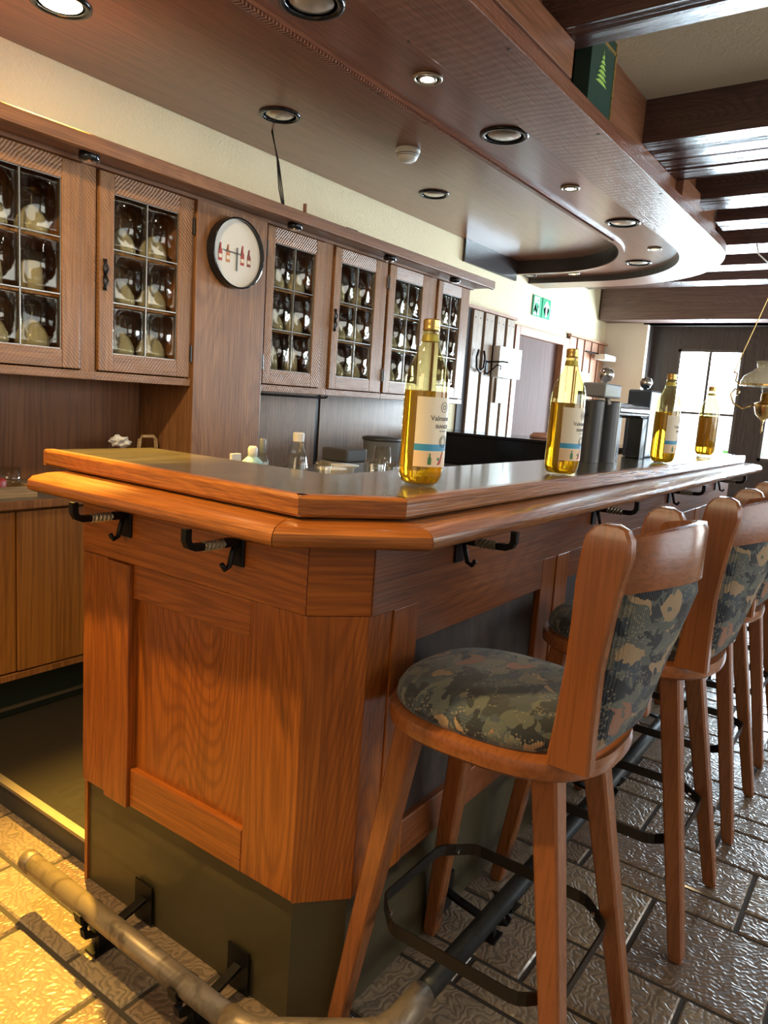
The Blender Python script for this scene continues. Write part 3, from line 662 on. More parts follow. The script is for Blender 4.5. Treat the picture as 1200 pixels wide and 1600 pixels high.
def glass_cabinet(cx0, cx1, dx0, dx1, gx0, gx1, lab, handle=None, hinge=None, back=None):
    t = thing('glass_cabinet', lab, 'wall cabinet', (cx0, YF, 1.30), 'glass fronted wall cabinets')
    zb, zt = 1.30, 2.09
    bm = BX((cx0, cx0+0.018, YF+0.022, 2.96, zb, zt), (cx1-0.018, cx1, YF+0.022, 2.96, zb, zt), (cx0, cx1, YF+0.022, 2.96, zt-0.02, zt), (cx0, cx1, 2.945, 2.96, zb, zt))
    part('carcass', bm, CAB_P, t)
    part('bottom_board', BX(cx0, cx1, YF+0.003, 2.96, zb, 1.332), CAB_H, t, bevel=0.002)
    for z in (1.40, 1.60, 1.80): part('shelf', BX(cx0+0.018, cx1-0.018, YF+0.04, 2.945, z-0.008, z), CAB_P, t)
    if dx0-cx0 > 0.012: part('filler', BX(cx0, dx0-0.008, YF+0.012, YF+0.03, 1.332, zt), CAB_V, t)
    if cx1-dx1 > 0.012: part('filler', BX(dx1+0.004, cx1, YF+0.008, YF+0.03, 1.332, zt), CAB_V, t)
    z0, z1, g0, g1 = 1.337, 2.076, 1.405, 2.005
    d = part('door', BX(dx0, gx0, YF, YF+0.02, z0, z1), CAB_V, t, bevel=0.003); part('door_stile', BX(gx1, dx1, YF, YF+0.02, z0, z1), CAB_V, d, bevel=0.003)
    part('door_rail', BX(gx0, gx1, YF+0.0005, YF+0.02, g1, z1), CAB_H, d, bevel=0.002); part('door_rail', BX(gx0, gx1, YF+0.0005, YF+0.02, z0, g0), CAB_H, d, bevel=0.002)
    xm = (gx0+gx1)/2; zz = [g0, 1.602, 1.802, g1]
    part('lead_came', BX((xm-0.002, xm+0.002, YF+0.006, YF+0.014, g0, g1), (gx0, gx1, YF+0.006, YF+0.014, zz[1]-0.002, zz[1]+0.002), (gx0, gx1, YF+0.006, YF+0.014, zz[2]-0.002, zz[2]+0.002),
        (gx0-0.001, gx0+0.003, YF+0.006, YF+0.014, g0, g1), (gx1-0.003, gx1+0.001, YF+0.006, YF+0.014, g0, g1), (gx0, gx1, YF+0.006, YF+0.014, g1-0.003, g1+0.001), (gx0, gx1, YF+0.006, YF+0.014, g0-0.001, g0+0.003)), LEAD, d)
    for a, b in ((gx0+0.003, xm-0.003), (xm+0.003, gx1-0.003)):
        for c, e in zip(zz, zz[1:]): part('pane', make_pane(a, b, c+0.003, e-0.003, YF+0.011), PANE, d, smooth=True)
    if handle is not None:
        hx = handle; bm = bmesh.new()
        for s in (-1, 1):
            tube(bm, [(hx, YF-0.004, 1.70+s*0.0), (hx+0.010, YF-0.010, 1.70+s*0.022), (hx, YF-0.006, 1.70+s*0.045), (hx-0.006, YF-0.004, 1.70+s*0.058)], [0.006, 0.004, 0.005, 0.003], 8)
            tube(bm, [(hx, YF-0.004, 1.70+s*0.0), (hx-0.010, YF-0.010, 1.70+s*0.022), (hx, YF-0.006, 1.70+s*0.045), (hx+0.006, YF-0.004, 1.70+s*0.058)], [0.006, 0.004, 0.005, 0.003], 8)
            lathe(bm, [(0.007, 0), (0.007, 0.004)], 8, (hx, YF-0.004, 1.70+s*0.05), 'y')
        part('handle', bm, IRON, d, smooth=True)
    if hinge is not None:
        for z in (1.44, 1.97): part('hinge', lathe(bmesh.new(), [(0.005, -0.035), (0.005, 0.035)], 8, (hinge, YF-0.003, z)), STEELB, d)
    return t
CB = [(0.55, 1.699, 1.15, 1.637, 1.257, 1.563, None, None), (1.70, 2.168, 1.714, 2.155, 1.778, 2.087, 1.737, 2.160),
      (2.588, 3.085, 2.602, 3.020, 2.655, 2.953, None, 2.596), (3.087, 3.588, 3.105, 3.575, 3.16, 3.468, 3.125, 3.582),
      (3.59, 4.125, 3.604, 4.070, 3.669, 3.963, None, 3.598), (4.127, 4.562, 4.148, 4.552, 4.20, 4.442, None, None)]
CL = ['leaded glass wall cabinet cut by the left edge of the photo', 'leaded glass wall cabinet between the leftmost cabinet and the clock panel',
      'leaded glass wall cabinet immediately right of the clock', 'leaded glass wall cabinet with cross shaped iron handle, second right of the clock',
      'leaded glass wall cabinet third right of the clock', 'last leaded glass wall cabinet at the right end, half behind the nearest bottle']
for (c0, c1, d0, d1, g0, g1, h, hg), lb in zip(CB, CL): glass_cabinet(c0, c1, d0, d1, g0, g1, lb, h, hg)
# the door left of the first visible one
solo('panel_pillar', BX(2.170, 2.586, 2.590, 2.972, 0.876, 2.09), CAB_P, 'tall plain oak pillar panel behind the round wall clock', 'wall panel', (2.17, 2.59, 0.876), bevel=0.003)
solo('rail_bar', tube(bmesh.new(), [(2.60, 2.61, 1.285), (3.02, 2.61, 1.285), (3.08, 2.60, 1.287), (3.09, 2.59, 1.293)], 0.006, 8), IRON,
     'thin black rod under the cabinet right of the clock', 'rod', (2.6, 2.61, 1.285), smooth=True)
# cornice with puck lights
cn = thing('cornice', 'long oak cornice shelf running over the glass cabinets', 'cornice', (0.4, 2.45, 2.09))
part('shelf_board', BX(0.4, 4.62, 2.45, 2.972, 2.093, 2.112), CORN, cn)
part('fascia', sweep(bmesh.new(), [(0.4, 2.448), (4.62, 2.448)], [(0.0, 2.086), (0.0, 2.136), (0.022, 2.140), (0.022, 2.082)]), CORN, cn, bevel=0.003)
part('back_ledge', BX(0.4, 4.575, 2.585, 2.62, 2.078, 2.092), CORN, cn)
pl = ['black puck light under the cornice near the left cabinets', 'black puck light under the cornice right of the clock', 'black puck light under the cornice, third from the left', 'black puck light under the right end of the cornice']
for lb, px in zip(pl, (1.608, 2.68, 3.46, 4.18)):
    t = thing('puck_light', lb, 'lamp', (px, 2.505, 2.093), 'puck lights under the cornice')
    part('housing', lathe(bmesh.new(), [(0.030, -0.03), (0.036, -0.026), (0.036, -0.004), (0.030, 0.0)], 20, (px, 2.505, 2.092)), BLACKG, t, smooth=True)
    part('lens', lathe(bmesh.new(), [(0.022, -0.034), (0.024, -0.030)], 16, (px, 2.505, 2.092)), CHROME, t)
# cables
solo('cable_bundle', (lambda bm: [tube(bm, [(2.70+0.01*i, 2.70+0.012*i, 2.54), (2.70+0.016*i, 2.66+0.01*i, 2.40), (2.66+0.012*i, 2.60, 2.25), (2.62+0.006*i, 2.53, 2.14)], 0.003, 6) for i in range(3)] and bm)(bmesh.new()),
     BLACK, 'bundle of black cables hanging from the canopy to the cornice', 'cable', (2.7, 2.7, 2.14), smooth=True)
solo('cable_bundle', tube(bmesh.new(), [(3.05, 2.55, 2.115), (3.12, 2.55, 2.17), (3.22, 2.56, 2.175), (3.35, 2.56, 2.115)], 0.003, 6), BLACK, 'thin black cable loop lying on the cornice', 'cable', (3.05, 2.55, 2.115), smooth=True)
solo('wood_peg', BX(2.73, 2.74, 2.49, 2.505, 2.112, 2.19), CORN, 'small wooden wedge standing up on the cornice', 'wedge', (2.73, 2.49, 2.112))

# glassware inside the cabinets
def goblet():
    """stored upside down on its rim"""
    t = thing('wine_glass', '', 'glass', (0, 0, 0), 'glasses inside the wall cabinets')
    part('bowl', lathe(bmesh.new(), [(0.054, 0.0), (0.060, 0.020), (0.057, 0.045), (0.044, 0.072), (0.022, 0.098), (0.006, 0.108), (0.004, 0.104), (0.020, 0.094), (0.042, 0.069), (0.055, 0.044), (0.058, 0.020), (0.052, 0.0)], 20), BOWL, t, smooth=True)
    part('stem', lathe(bmesh.new(), [(0.006, 0.105), (0.0038, 0.112), (0.0038, 0.145), (0.008, 0.152), (0.034, 0.158), (0.034, 0.160)], 16), TUMBL, t, smooth=True)
    return t
cabn = ['leftmost glass cabinet', 'cabinet left of the clock', 'cabinet just right of clock', 'cabinet with cross handle', 'fifth cabinet from left', 'rightmost glass cabinet']
shn = ['bottom', 'middle', 'top']; posn = ['left', 'right']
g0_ = goblet()
b0_ = solo('drinking_glass', lathe(bmesh.new(), [(0.042, 0), (0.040, 0.06), (0.034, 0.108), (0.030, 0.112), (0.001, 0.112), (0.001, 0.100), (0.031, 0.102), (0.038, 0.06), (0.040, 0)], 20), BOWL, '', 'glass', (0, 0, 0), 'glasses inside the wall cabinets', smooth=True)
first = [True, True]
for ci, (c0, c1, d0, d1, ga, gb, h, hg) in enumerate(CB):
    for si, z in enumerate((1.4005, 1.6005, 1.8005)):
        for pi2, u in enumerate((0.27, 0.77)):
            kind = 1 if (ci + si*2) % 5 == 2 else 0
            src = (g0_, b0_)[kind]; xx = ga+(gb-ga)*u + 0.012
            lb = 'upturned %s, %s side of %s shelf, %s' % (('stemmed glass', 'tumbler')[kind], posn[pi2], shn[si], cabn[ci])
            if first[kind]: src.location = (xx, 2.70, z); src['label'] = lb; first[kind] = False
            else: copy_tree(src, (xx, 2.70, z), 0, lb)

# ------------------------------------------------------------------ clock
ck = thing('wall_clock', 'round wall clock with black rim, cream dial and little red bottles', 'clock', (2.375, 2.59, 1.897))
part('rim', lathe(bmesh.new(), [(0.152, 0), (0.152, -0.045), (0.147, -0.047), (0.145, -0.045), (0.145, -0.02), (0.002, -0.018)], 48, (2.375, 2.589, 1.897), 'y'), BLACKG, ck, autos=True)
part('dial', lathe(bmesh.new(), [(0.146, -0.020), (0.146, -0.024)], 48, (2.375, 2.589, 1.897), 'y'), plain('dial_cream', (0.80, 0.74, 0.64), 0.4), ck)
yb = 2.5645
for i, (dx, hh, mt) in enumerate(((-0.095, 0.075, RED), (-0.050, 0.075, plain('dial_orange', (0.6, 0.22, 0.08), 0.5)), (0.035, 0.085, RED), (0.075, 0.075, plain('dial_brown', (0.28, 0.05, 0.03), 0.5)))):
    bx = 2.375+dx; z0 = 1.897-0.045
    pts = [(bx-0.011, z0), (bx+0.011, z0), (bx+0.011, z0+hh*0.55), (bx+0.004, z0+hh*0.72), (bx+0.004, z0+hh), (bx-0.004, z0+hh), (bx-0.004, z0+hh*0.72), (bx-0.011, z0+hh*0.55)]
    b_ = part('printed_bottle', extrude_dir(bmesh.new(), [(a, yb, c) for a, c in pts], (0, -0.0008, 0)), mt, ck)
    part('printed_label', BX(bx-0.009, bx+0.009, yb-0.0014, yb-0.0006, z0+0.012, z0+0.028), CREAM, b_)
part('minute_hand', BX(2.371, 2.379, yb-0.004, yb-0.003, 1.897-0.075, 1.897+0.025), TEXTD, ck)
bm = BX(-0.085, 0.03, yb-0.006, yb-0.005, -0.002, 0.002); bmesh.ops.rotate(bm, verts=bm.verts, cent=(0, 0, 0), matrix=Matrix.Rotation(0.03, 3, 'Y')); bmesh.ops.translate(bm, verts=bm.verts, vec=(2.375, 0, 1.897))
part('hour_hand', bm, TEXTD, ck)
part('hub', lathe(bmesh.new(), [(0.006, 0), (0.006, -0.004)], 12, (2.375, yb-0.003, 1.897), 'y'), TEXTD, ck)

# ------------------------------------------------------------------ canopy
def arc(x0, ys, cx, cy, rx, ry, yend, n=20):
    P = [(x0, ys)]
    P += [(x0+(cx-x0)*i/6, ys) for i in range(1, 6)]
    for i in range(n+1):
        a = -PI/2 + (PI/2)*i/n; P.append((cx+rx*math.cos(a), cy+ry*math.sin(a)))
    P.append((cx+rx, yend)); return P
XL = -2.0
O_ = arc(XL, 1.16, 5.15, 2.35, 1.37, 1.19, 2.975); I_ = arc(XL, 1.44, 5.12, 2.35, 1.12, 0.91, 2.975); T_ = arc(XL, 1.80, 4.95, 2.60, 1.02, 0.80, 2.975)
cp = thing('bar_canopy', 'large brown wooden canopy with rounded far end hanging over the bar', 'canopy', (2.0, 1.2, 2.40))
part('outer_board', strip(bmesh.new(), O_, I_, 2.400, 2.455), CANR, cp, bevel=0.002)
part('spotlight_board', strip(bmesh.new(), I_, T_, 2.446, 2.47), CANO, cp)
IB = [(p[0], p[1]) for p in T_]
part('inner_board', prism(bmesh.new(), IB + [(XL, 2.975)], 2.54, 2.56), CANO, cp)
O3 = arc(XL, 1.775, 4.93, 2.60, 1.06, 0.83, 2.975); T3 = arc(XL, 1.812, 4.955, 2.60, 1.0, 0.788, 2.975)
part('trim', strip(bmesh.new(), O3, T3, 2.432, 2.54), CANO, cp)
rope = bmesh.new(); x = 0.4
while x < 4.95:
    v = box(rope, x, x+0.010, 1.779, 1.808, 2.424, 2.434); bmesh.ops.rotate(rope, verts=v, cent=(x, 1.79, 2.43), matrix=Matrix.Rotation(0.35, 3, 'Z')); x += 0.016
part('rope_moulding', rope, CANR, cp)
F1 = arc(XL, 1.24, 5.13, 2.35, 1.30, 1.11, 2.975); F2 = arc(XL, 1.26, 5.13, 2.35, 1.28, 1.09, 2.975)
part('fascia', strip(bmesh.new(), F1, F2, 2.455, ZC), CANF, cp)
part('fascia_block', BX(XL, 2.60, 1.13+0.02, 1.24, 2.456, 2.573), CANF, cp, bevel=0.002)
part('fascia_block', BX(4.31, 4.69, 1.20, 1.24, 2.456, 2.60), CANF, cp, bevel=0.002)
part('shaded_wall_board', BX(5.05, 5.95, 2.955, 2.974, 2.375, 2.54), RECESS_SHADE, cp)  # board coloured dark to stand in for the shade at the wall
part('recess_shade_band', strip(bmesh.new(), T3[7:], [(x-0.004*(k+1 > 0), y+0.003) for k, (x, y) in enumerate(T3[7:])], 2.436, 2.54), RECESS_SHADE, cp)  # thin strip added to paint shade on the curved recess face
I2 = arc(XL, 1.443, 5.119, 2.35, 1.115, 0.907, 2.975)
part('lip_shade_band', strip(bmesh.new(), I_[7:], I2[7:], 2.400, 2.446), RECESS_SHADE, cp)  # dark strip added as painted shade on the step of the outer board
for px, py in ((2.2, 1.19), (3.0, 1.19), (3.9, 1.19), (2.1, 1.50), (2.9, 1.48), (3.5, 1.45), (4.0, 1.48)):
    zz = 2.40 if py < 1.44 else 2.446
    part('screw', lathe(bmesh.new(), [(0.006, -0.002), (0.007, 0.0)], 10, (px, py, zz)), DARKGREY, cp)

def downlight(x, y, z, r, lab, lit=None, small=False):
    t = thing('downlight', lab, 'ceiling spotlight', (x, y, z), 'small bright spotlights in the canopy' if small else 'large dark ringed spotlights in the canopy')
    ringm = METALS if small else BLACKG
    part('ring', lathe(bmesh.new(), [(r, 0.0), (r, -0.006), (r*0.92, -0.010), (r*0.78, -0.008), (r*0.76, -0.001), (r*0.80, 0.0)], 32, (x, y, z)), ringm, t, smooth=True)
    if small:
        part('inner_ring', lathe(bmesh.new(), [(r*0.62, -0.001), (r*0.62, -0.009), (r*0.45, -0.009), (r*0.42, -0.002)], 24, (x, y, z)), METALS, t, smooth=True)
        part('bulb', lathe(bmesh.new(), [(0.001, -0.012), (r*0.3, -0.010), (r*0.4, -0.004)], 20, (x, y, z)), lit or LEDDIM, t, smooth=True)
    else:
        part('bulb', lathe(bmesh.new(), [(0.001, -0.010), (r*0.4, -0.008), (r*0.66, -0.003), (r*0.70, 0.001)], 28, (x, y, z)), lit or BULB, t, smooth=True)
    return t
downlight(1.765, 1.625, 2.446, 0.10, 'dark ringed spotlight cut by the top edge of the photo')
downlight(2.975, 1.596, 2.446, 0.105, 'large dark ringed spotlight right of the bright white one')
downlight(4.575, 1.60, 2.446, 0.105, 'dark ringed spotlight beyond the second bright one')
downlight(5.78, 1.87, 2.446, 0.10, 'dark ringed spotlight at the rounded far end of the canopy')
downlight(6.10, 2.90, 2.446, 0.06, 'flat spotlight at the far end next to the wall')
downlight(1.515, 2.53, 2.54, 0.10, 'warm lit spotlight in the top left corner of the photo', BULBW)
downlight(2.58, 2.536, 2.54, 0.095, 'dark ringed spotlight above the wall clock')
downlight(3.93, 2.55, 2.54, 0.095, 'dark ringed spotlight beyond the smoke detector')
downlight(2.352, 1.59, 2.446, 0.055, 'brightest small white spotlight near the top centre', LEDON, True)
downlight(3.788, 1.623, 2.446, 0.05, 'second bright small spotlight along the canopy', LEDON, True)
downlight(5.328, 1.623, 2.446, 0.05, 'small pale spotlight near the rounded end of the canopy', LEDDIM, True)
downlight(6.09, 2.50, 2.446, 0.05, 'small yellow spotlight at the far curve of the canopy', LEDDIM, True)
spot('spot_or_fill_beam', (2.352, 1.59, 2.42), (2.352, 1.5, 0), 14, (1, 0.93, 0.82), 110, 0.8, 0.03)
spot('spot_or_fill_beam', (3.788, 1.623, 2.42), (3.788, 1.5, 0), 12, (1, 0.95, 0.88), 110, 0.8, 0.03)
spot('spot_or_fill_beam', (1.515, 2.53, 2.52), (0.95, 1.62, 0), 900, (1.0, 0.58, 0.08), 43, 0.35, 0.03)
spot('spot_or_fill_beam', (0.35, 1.62, 2.42), (0.88, 1.30, 0.2), 135, (1.0, 0.66, 0.24), 76, 0.6, 0.04)
spot('spot_or_fill_beam', (0.5, 1.62, 2.42), (2.4, 2.6, 1.6), 80, (1.0, 0.78, 0.46), 80, 0.9, 0.05)  # added warm fill to brighten the wall cabinets
spot('spot_or_fill_beam', (0.55, 0.75, 2.42), (1.10, 0.75, 0.6), 13, (1.0, 0.76, 0.42), 70, 0.8, 0.04)
# warm glow on the canopy around the lit lamps
sd = thing('smoke_detector', 'white round smoke detector under the brown canopy', 'smoke detector', (3.2, 2.25, 2.54))
part('base', lathe(bmesh.new(), [(0.062, 0.0), (0.062, -0.012), (0.055, -0.016)], 28, (3.2, 2.25, 2.54)), WHITE, sd, smooth=True)
part('head', lathe(bmesh.new(), [(0.056, -0.014), (0.058, -0.022), (0.045, -0.050), (0.030, -0.060), (0.001, -0.062)], 28, (3.2, 2.25, 2.54)), WHITE, sd, smooth=True)
for k in range(4): part('vent', lathe(bmesh.new(), [(0.0575-0.006*k, -0.026-0.008*k), (0.0585-0.006*k, -0.028-0.008*k), (0.0565-0.006*k, -0.030-0.008*k)], 28, (3.2, 2.25, 2.54)), GREY, sd)
# box with a printed tree on the canopy ledge
bx = thing('gift_box', 'dark green cardboard box with gold edges and a pale green fir tree print', 'box', (2.80, 1.17, 2.457))
part('carton', BX(2.80, 3.055, 1.168, 1.232, 2.457, 2.745), BOXG, bx)
part('gold_edge', BX((2.797, 3.058, 1.166, 1.169, 2.700, 2.710), (3.040, 3.050, 1.166, 1.169, 2.457, 2.745), (3.053, 3.057, 1.168, 1.232, 2.457, 2.745)), GOLD, bx)
bm = bmesh.new()
for k in range(6):
    wz = 2.555+0.018*k; ww = 0.062-0.0095*k
    extrude_dir(bm, [(2.92-ww, 1.1675, wz-0.004), (2.92+ww*0.9, 1.1675, wz), (2.92+ww*0.3, 1.1675, wz+0.012), (2.92-ww*0.4, 1.1675, wz+0.010)], (0, -0.001, 0))
box(bm, 2.918, 2.922, 1.1665, 1.1675, 2.66, 2.672)
part('tree_print', bm, LIME, bx)

# ------------------------------------------------------------------ stools
def make_stool(lab):
    t = thing('bar_stool', lab, 'bar stool', (0, 0, 0), 'bar stools along the counter')
    def leg(fx, fy, tx, ty):
        bm = bmesh.new(); rings = []
        for z, hw, ch in ((0.004, 0.0155, 0.004), (0.02, 0.0175, 0.004), (0.70, 0.0245, 0.005)):
            f = z/0.70; cx = fx+(tx-fx)*f; cy = fy+(ty-fy)*f
            pts = [(hw, hw-ch), (hw-ch, hw), (-hw+ch, hw), (-hw, hw-ch), (-hw, -hw+ch), (-hw+ch, -hw), (hw-ch, -hw), (hw, -hw+ch)]
            rings.append([bm.verts.new((cx+a, cy+b, z)) for a, b in pts])
        for A, B in zip(rings, rings[1:]):
            for k in range(8): bm.faces.new((A[k], A[(k+1) % 8], B[(k+1) % 8], B[k]))
        bm.faces.new(rings[0][::-1]); bm.faces.new(rings[-1])
        l = part('leg', bm, STOOLW, t)
        part('glide', lathe(bmesh.new(), [(0.012, 0), (0.012, 0.006)], 12, (fx, fy, 0)), BLACK, l)
    leg(-0.190, 0.243, -0.125, 0.150); leg(0.180, 0.238, 0.115, 0.150)
    leg(-0.180, -0.240, -0.115, -0.125); leg(0.190, -0.240, 0.105, -0.125)
    # seat ring
    bm = bmesh.new(); rr = []
    for s, z in ((0.965, 0.690), (1.0, 0.697), (1.005, 0.712), (0.99, 0.724), (0.90, 0.727)):
        rr.append([bm.verts.new((p[0], p[1], z)) for p in superell(0.205*s, 0.226*s, 2.6, 48, (-0.006, 0.006))])
    for A, B in zip(rr, rr[1:]):
        for k in range(48): bm.faces.new((A[k], A[(k+1) % 48], B[(k+1) % 48], B[k]))
    bm.faces.new(rr[0][::-1]); bm.faces.new(rr[-1]); part('seat_frame', bm, STOOLR, t, autos=True)
    # cushion
    bm = bmesh.new(); rr = []
    for s, z in ((0.97, 0.726), (1.0, 0.736), (0.99, 0.752), (0.94, 0.768), (0.84, 0.780), (0.65, 0.788), (0.35, 0.792), (0.06, 0.793)):
        rr.append([bm.verts.new((p[0], p[1], z)) for p in superell(0.184*s, 0.202*s, 2.6, 40, (-0.006, 0.020))])
    for A, B in zip(rr, rr[1:]):
        for k in range(40): bm.faces.new((A[k], A[(k+1) % 40], B[(k+1) % 40], B[k]))
    bm.faces.new(rr[0][::-1]); bm.faces.new(rr[-1]); part('seat_cushion', bm, FABRIC, t, smooth=True)
    # uprights: broad paddles set edge-on at both sides of the back
    side = [(0.725, -0.140, -0.216), (0.80, -0.148, -0.214), (0.90, -0.156, -0.214), (0.98, -0.158, -0.222), (1.04, -0.158, -0.230), (1.09, -0.162, -0.240), (1.115, -0.166, -0.238), (1.130, -0.176, -0.230), (1.137, -0.190, -0.214)]
    for s in (-1, 1):
        bm = bmesh.new(); th = 0.017; xc = s*0.158; rings = []
        lean = lambda z: -0.012*max(0, (z-0.73)/0.4)*0
        for z, ya_, yb_ in side:
            e = 0.005; ins = 0.35 if z > 1.12 else 1
            t2 = th*(0.7 if z > 1.125 else 1)
            rings.append([bm.verts.new((xc+a*s, y, z)) for a, y in ((t2-e, ya_), (t2, ya_-e), (t2, yb_+e), (t2-e, yb_), (-t2+e, yb_), (-t2, yb_+e), (-t2, ya_-e), (-t2+e, ya_))])
        for A, B in zip(rings, rings[1:]):
            for k in range(8): bm.faces.new((A[k], A[(k+1) % 8], B[(k+1) % 8], B[k]))
        bm.faces.new(rings[0][::-1]); bm.faces.new(rings[-1]); part('upright', bm, STOOLW, t, autos=True)
    # curved top rail
    def yb_at(u, bow, base): return base - bow*(1-u*u)
    bm = bmesh.new(); rings = []; N = 20
    for i in range(N+1):
        u = -1+2*i/N; x = u*0.145; y = yb_at(u, 0.090, -0.206); zt = 1.110+0.028*(1-u*u); zb = 1.022+0.022*(1-u*u); h = 0.012
        rings.append([bm.verts.new((x, y+a, z)) for a, z in ((h, zb), (h+0.001, (zb+zt)/2), (h, zt-0.008), (h-0.006, zt), (-h+0.004, zt), (-h, zt-0.01), (-h, zb))])
    for A, B in zip(rings, rings[1:]):
        for k in range(7): bm.faces.new((A[k], A[(k+1) % 7], B[(k+1) % 7], B[k]))
    bm.faces.new(rings[0][::-1]); bm.faces.new(rings[-1]); part('top_rail', bm, STOOLR, t, autos=True)
    # back pad
    bm = bmesh.new(); NX, NZ = 16, 10; F = []; K = []
    for j in range(NZ+1):
        v = j/NZ; z = 0.738+v*0.312; bow = 0.018+0.072*v; fr_, fk = [], []
        for i in range(NX+1):
            u = -1+2*i/NX; x = u*0.139; y = yb_at(u, bow, -0.188-0.012*v)
            edge = min(1, (1-abs(u))*8, )*1.0; edge = math.sqrt(max(0, edge)); ez = math.sqrt(min(1, v*10+0.05, (1-v)*10+0.15)); th = 0.020*edge*ez
            fr_.append(bm.verts.new((x, y+th, z))); fk.append(bm.verts.new((x, y-th*1.1-0.001, z)))
        F.append(fr_); K.append(fk)
    for j in range(NZ):
        for i in range(NX):
            bm.faces.new((F[j][i], F[j][i+1], F[j+1][i+1], F[j+1][i])); bm.faces.new((K[j][i], K[j+1][i], K[j+1][i+1], K[j][i+1]))
        bm.faces.new((F[j][0], F[j+1][0], K[j+1][0], K[j][0])); bm.faces.new((F[j][NX], K[j][NX], K[j+1][NX], F[j+1][NX]))
    for i in range(NX):
        bm.faces.new((F[0][i], K[0][i], K[0][i+1], F[0][i+1])); bm.faces.new((F[NZ][i], F[NZ][i+1], K[NZ][i+1], K[NZ][i]))
    part('back_pad', bm, FABRIC, t, smooth=True)
    # foot ring: flat strap bent to a chamfered square, inside the legs
    a, b, c = 0.172, 0.198, 0.062; pts = []
    base = [(-a, -b+c), (-a+c, -b), (a-c, -b), (a, -b+c), (a, b-c), (a-c, b), (-a+c, b), (-a, b-c)]
    n = 8
    for i in range(n):
        p0, p1, p2 = Vector(base[i-1]), Vector(base[i]), Vector(base[(i+1) % n])
        d0 = (p0-p1).normalized()*0.016; d1 = (p2-p1).normalized()*0.016
        for tt in (0, 0.5, 1):
            q = (p1+d0)*(1-tt)**2 + p1*2*tt*(1-tt) + (p1+d1)*tt*tt; pts.append((q.x, q.y, 0.275))
    ring = part('foot_ring', tube(bmesh.new(), pts, 0.01, closed=True, flat=(0.004, 0.026)), STEELB, t)
    for sx, sy in ((-1, -1), (1, -1), (1, 1), (-1, 1)):
        part('bolt', lathe(bmesh.new(), [(0.005, -0.004), (0.005, 0.004)], 10, (sx*0.137, sy*0.163, 0.275), 'y'), CHROME, ring)
    return t
SL = ['nearest bar stool with camouflage seat, closest to the bar corner', 'second bar stool from the camera, directly behind the nearest one',
      'third bar stool from the camera along the counter', 'fourth bar stool from the camera, half cut by the right edge', 'farthest bar stool by the far end of the counter']
st = make_stool(SL[0])
SP = [(1.285, 0.560, 0.0), (1.955, 0.525, 0.0), (2.595, 0.53, 0.0), (3.23, 0.54, 0.0), (3.88, 0.54, 0.0)]
for (x, y, a), lb in list(zip(SP, SL))[1:]: copy_tree(st, (x, y, 0), a, lb)
st.location = (SP[0][0], SP[0][1], 0)

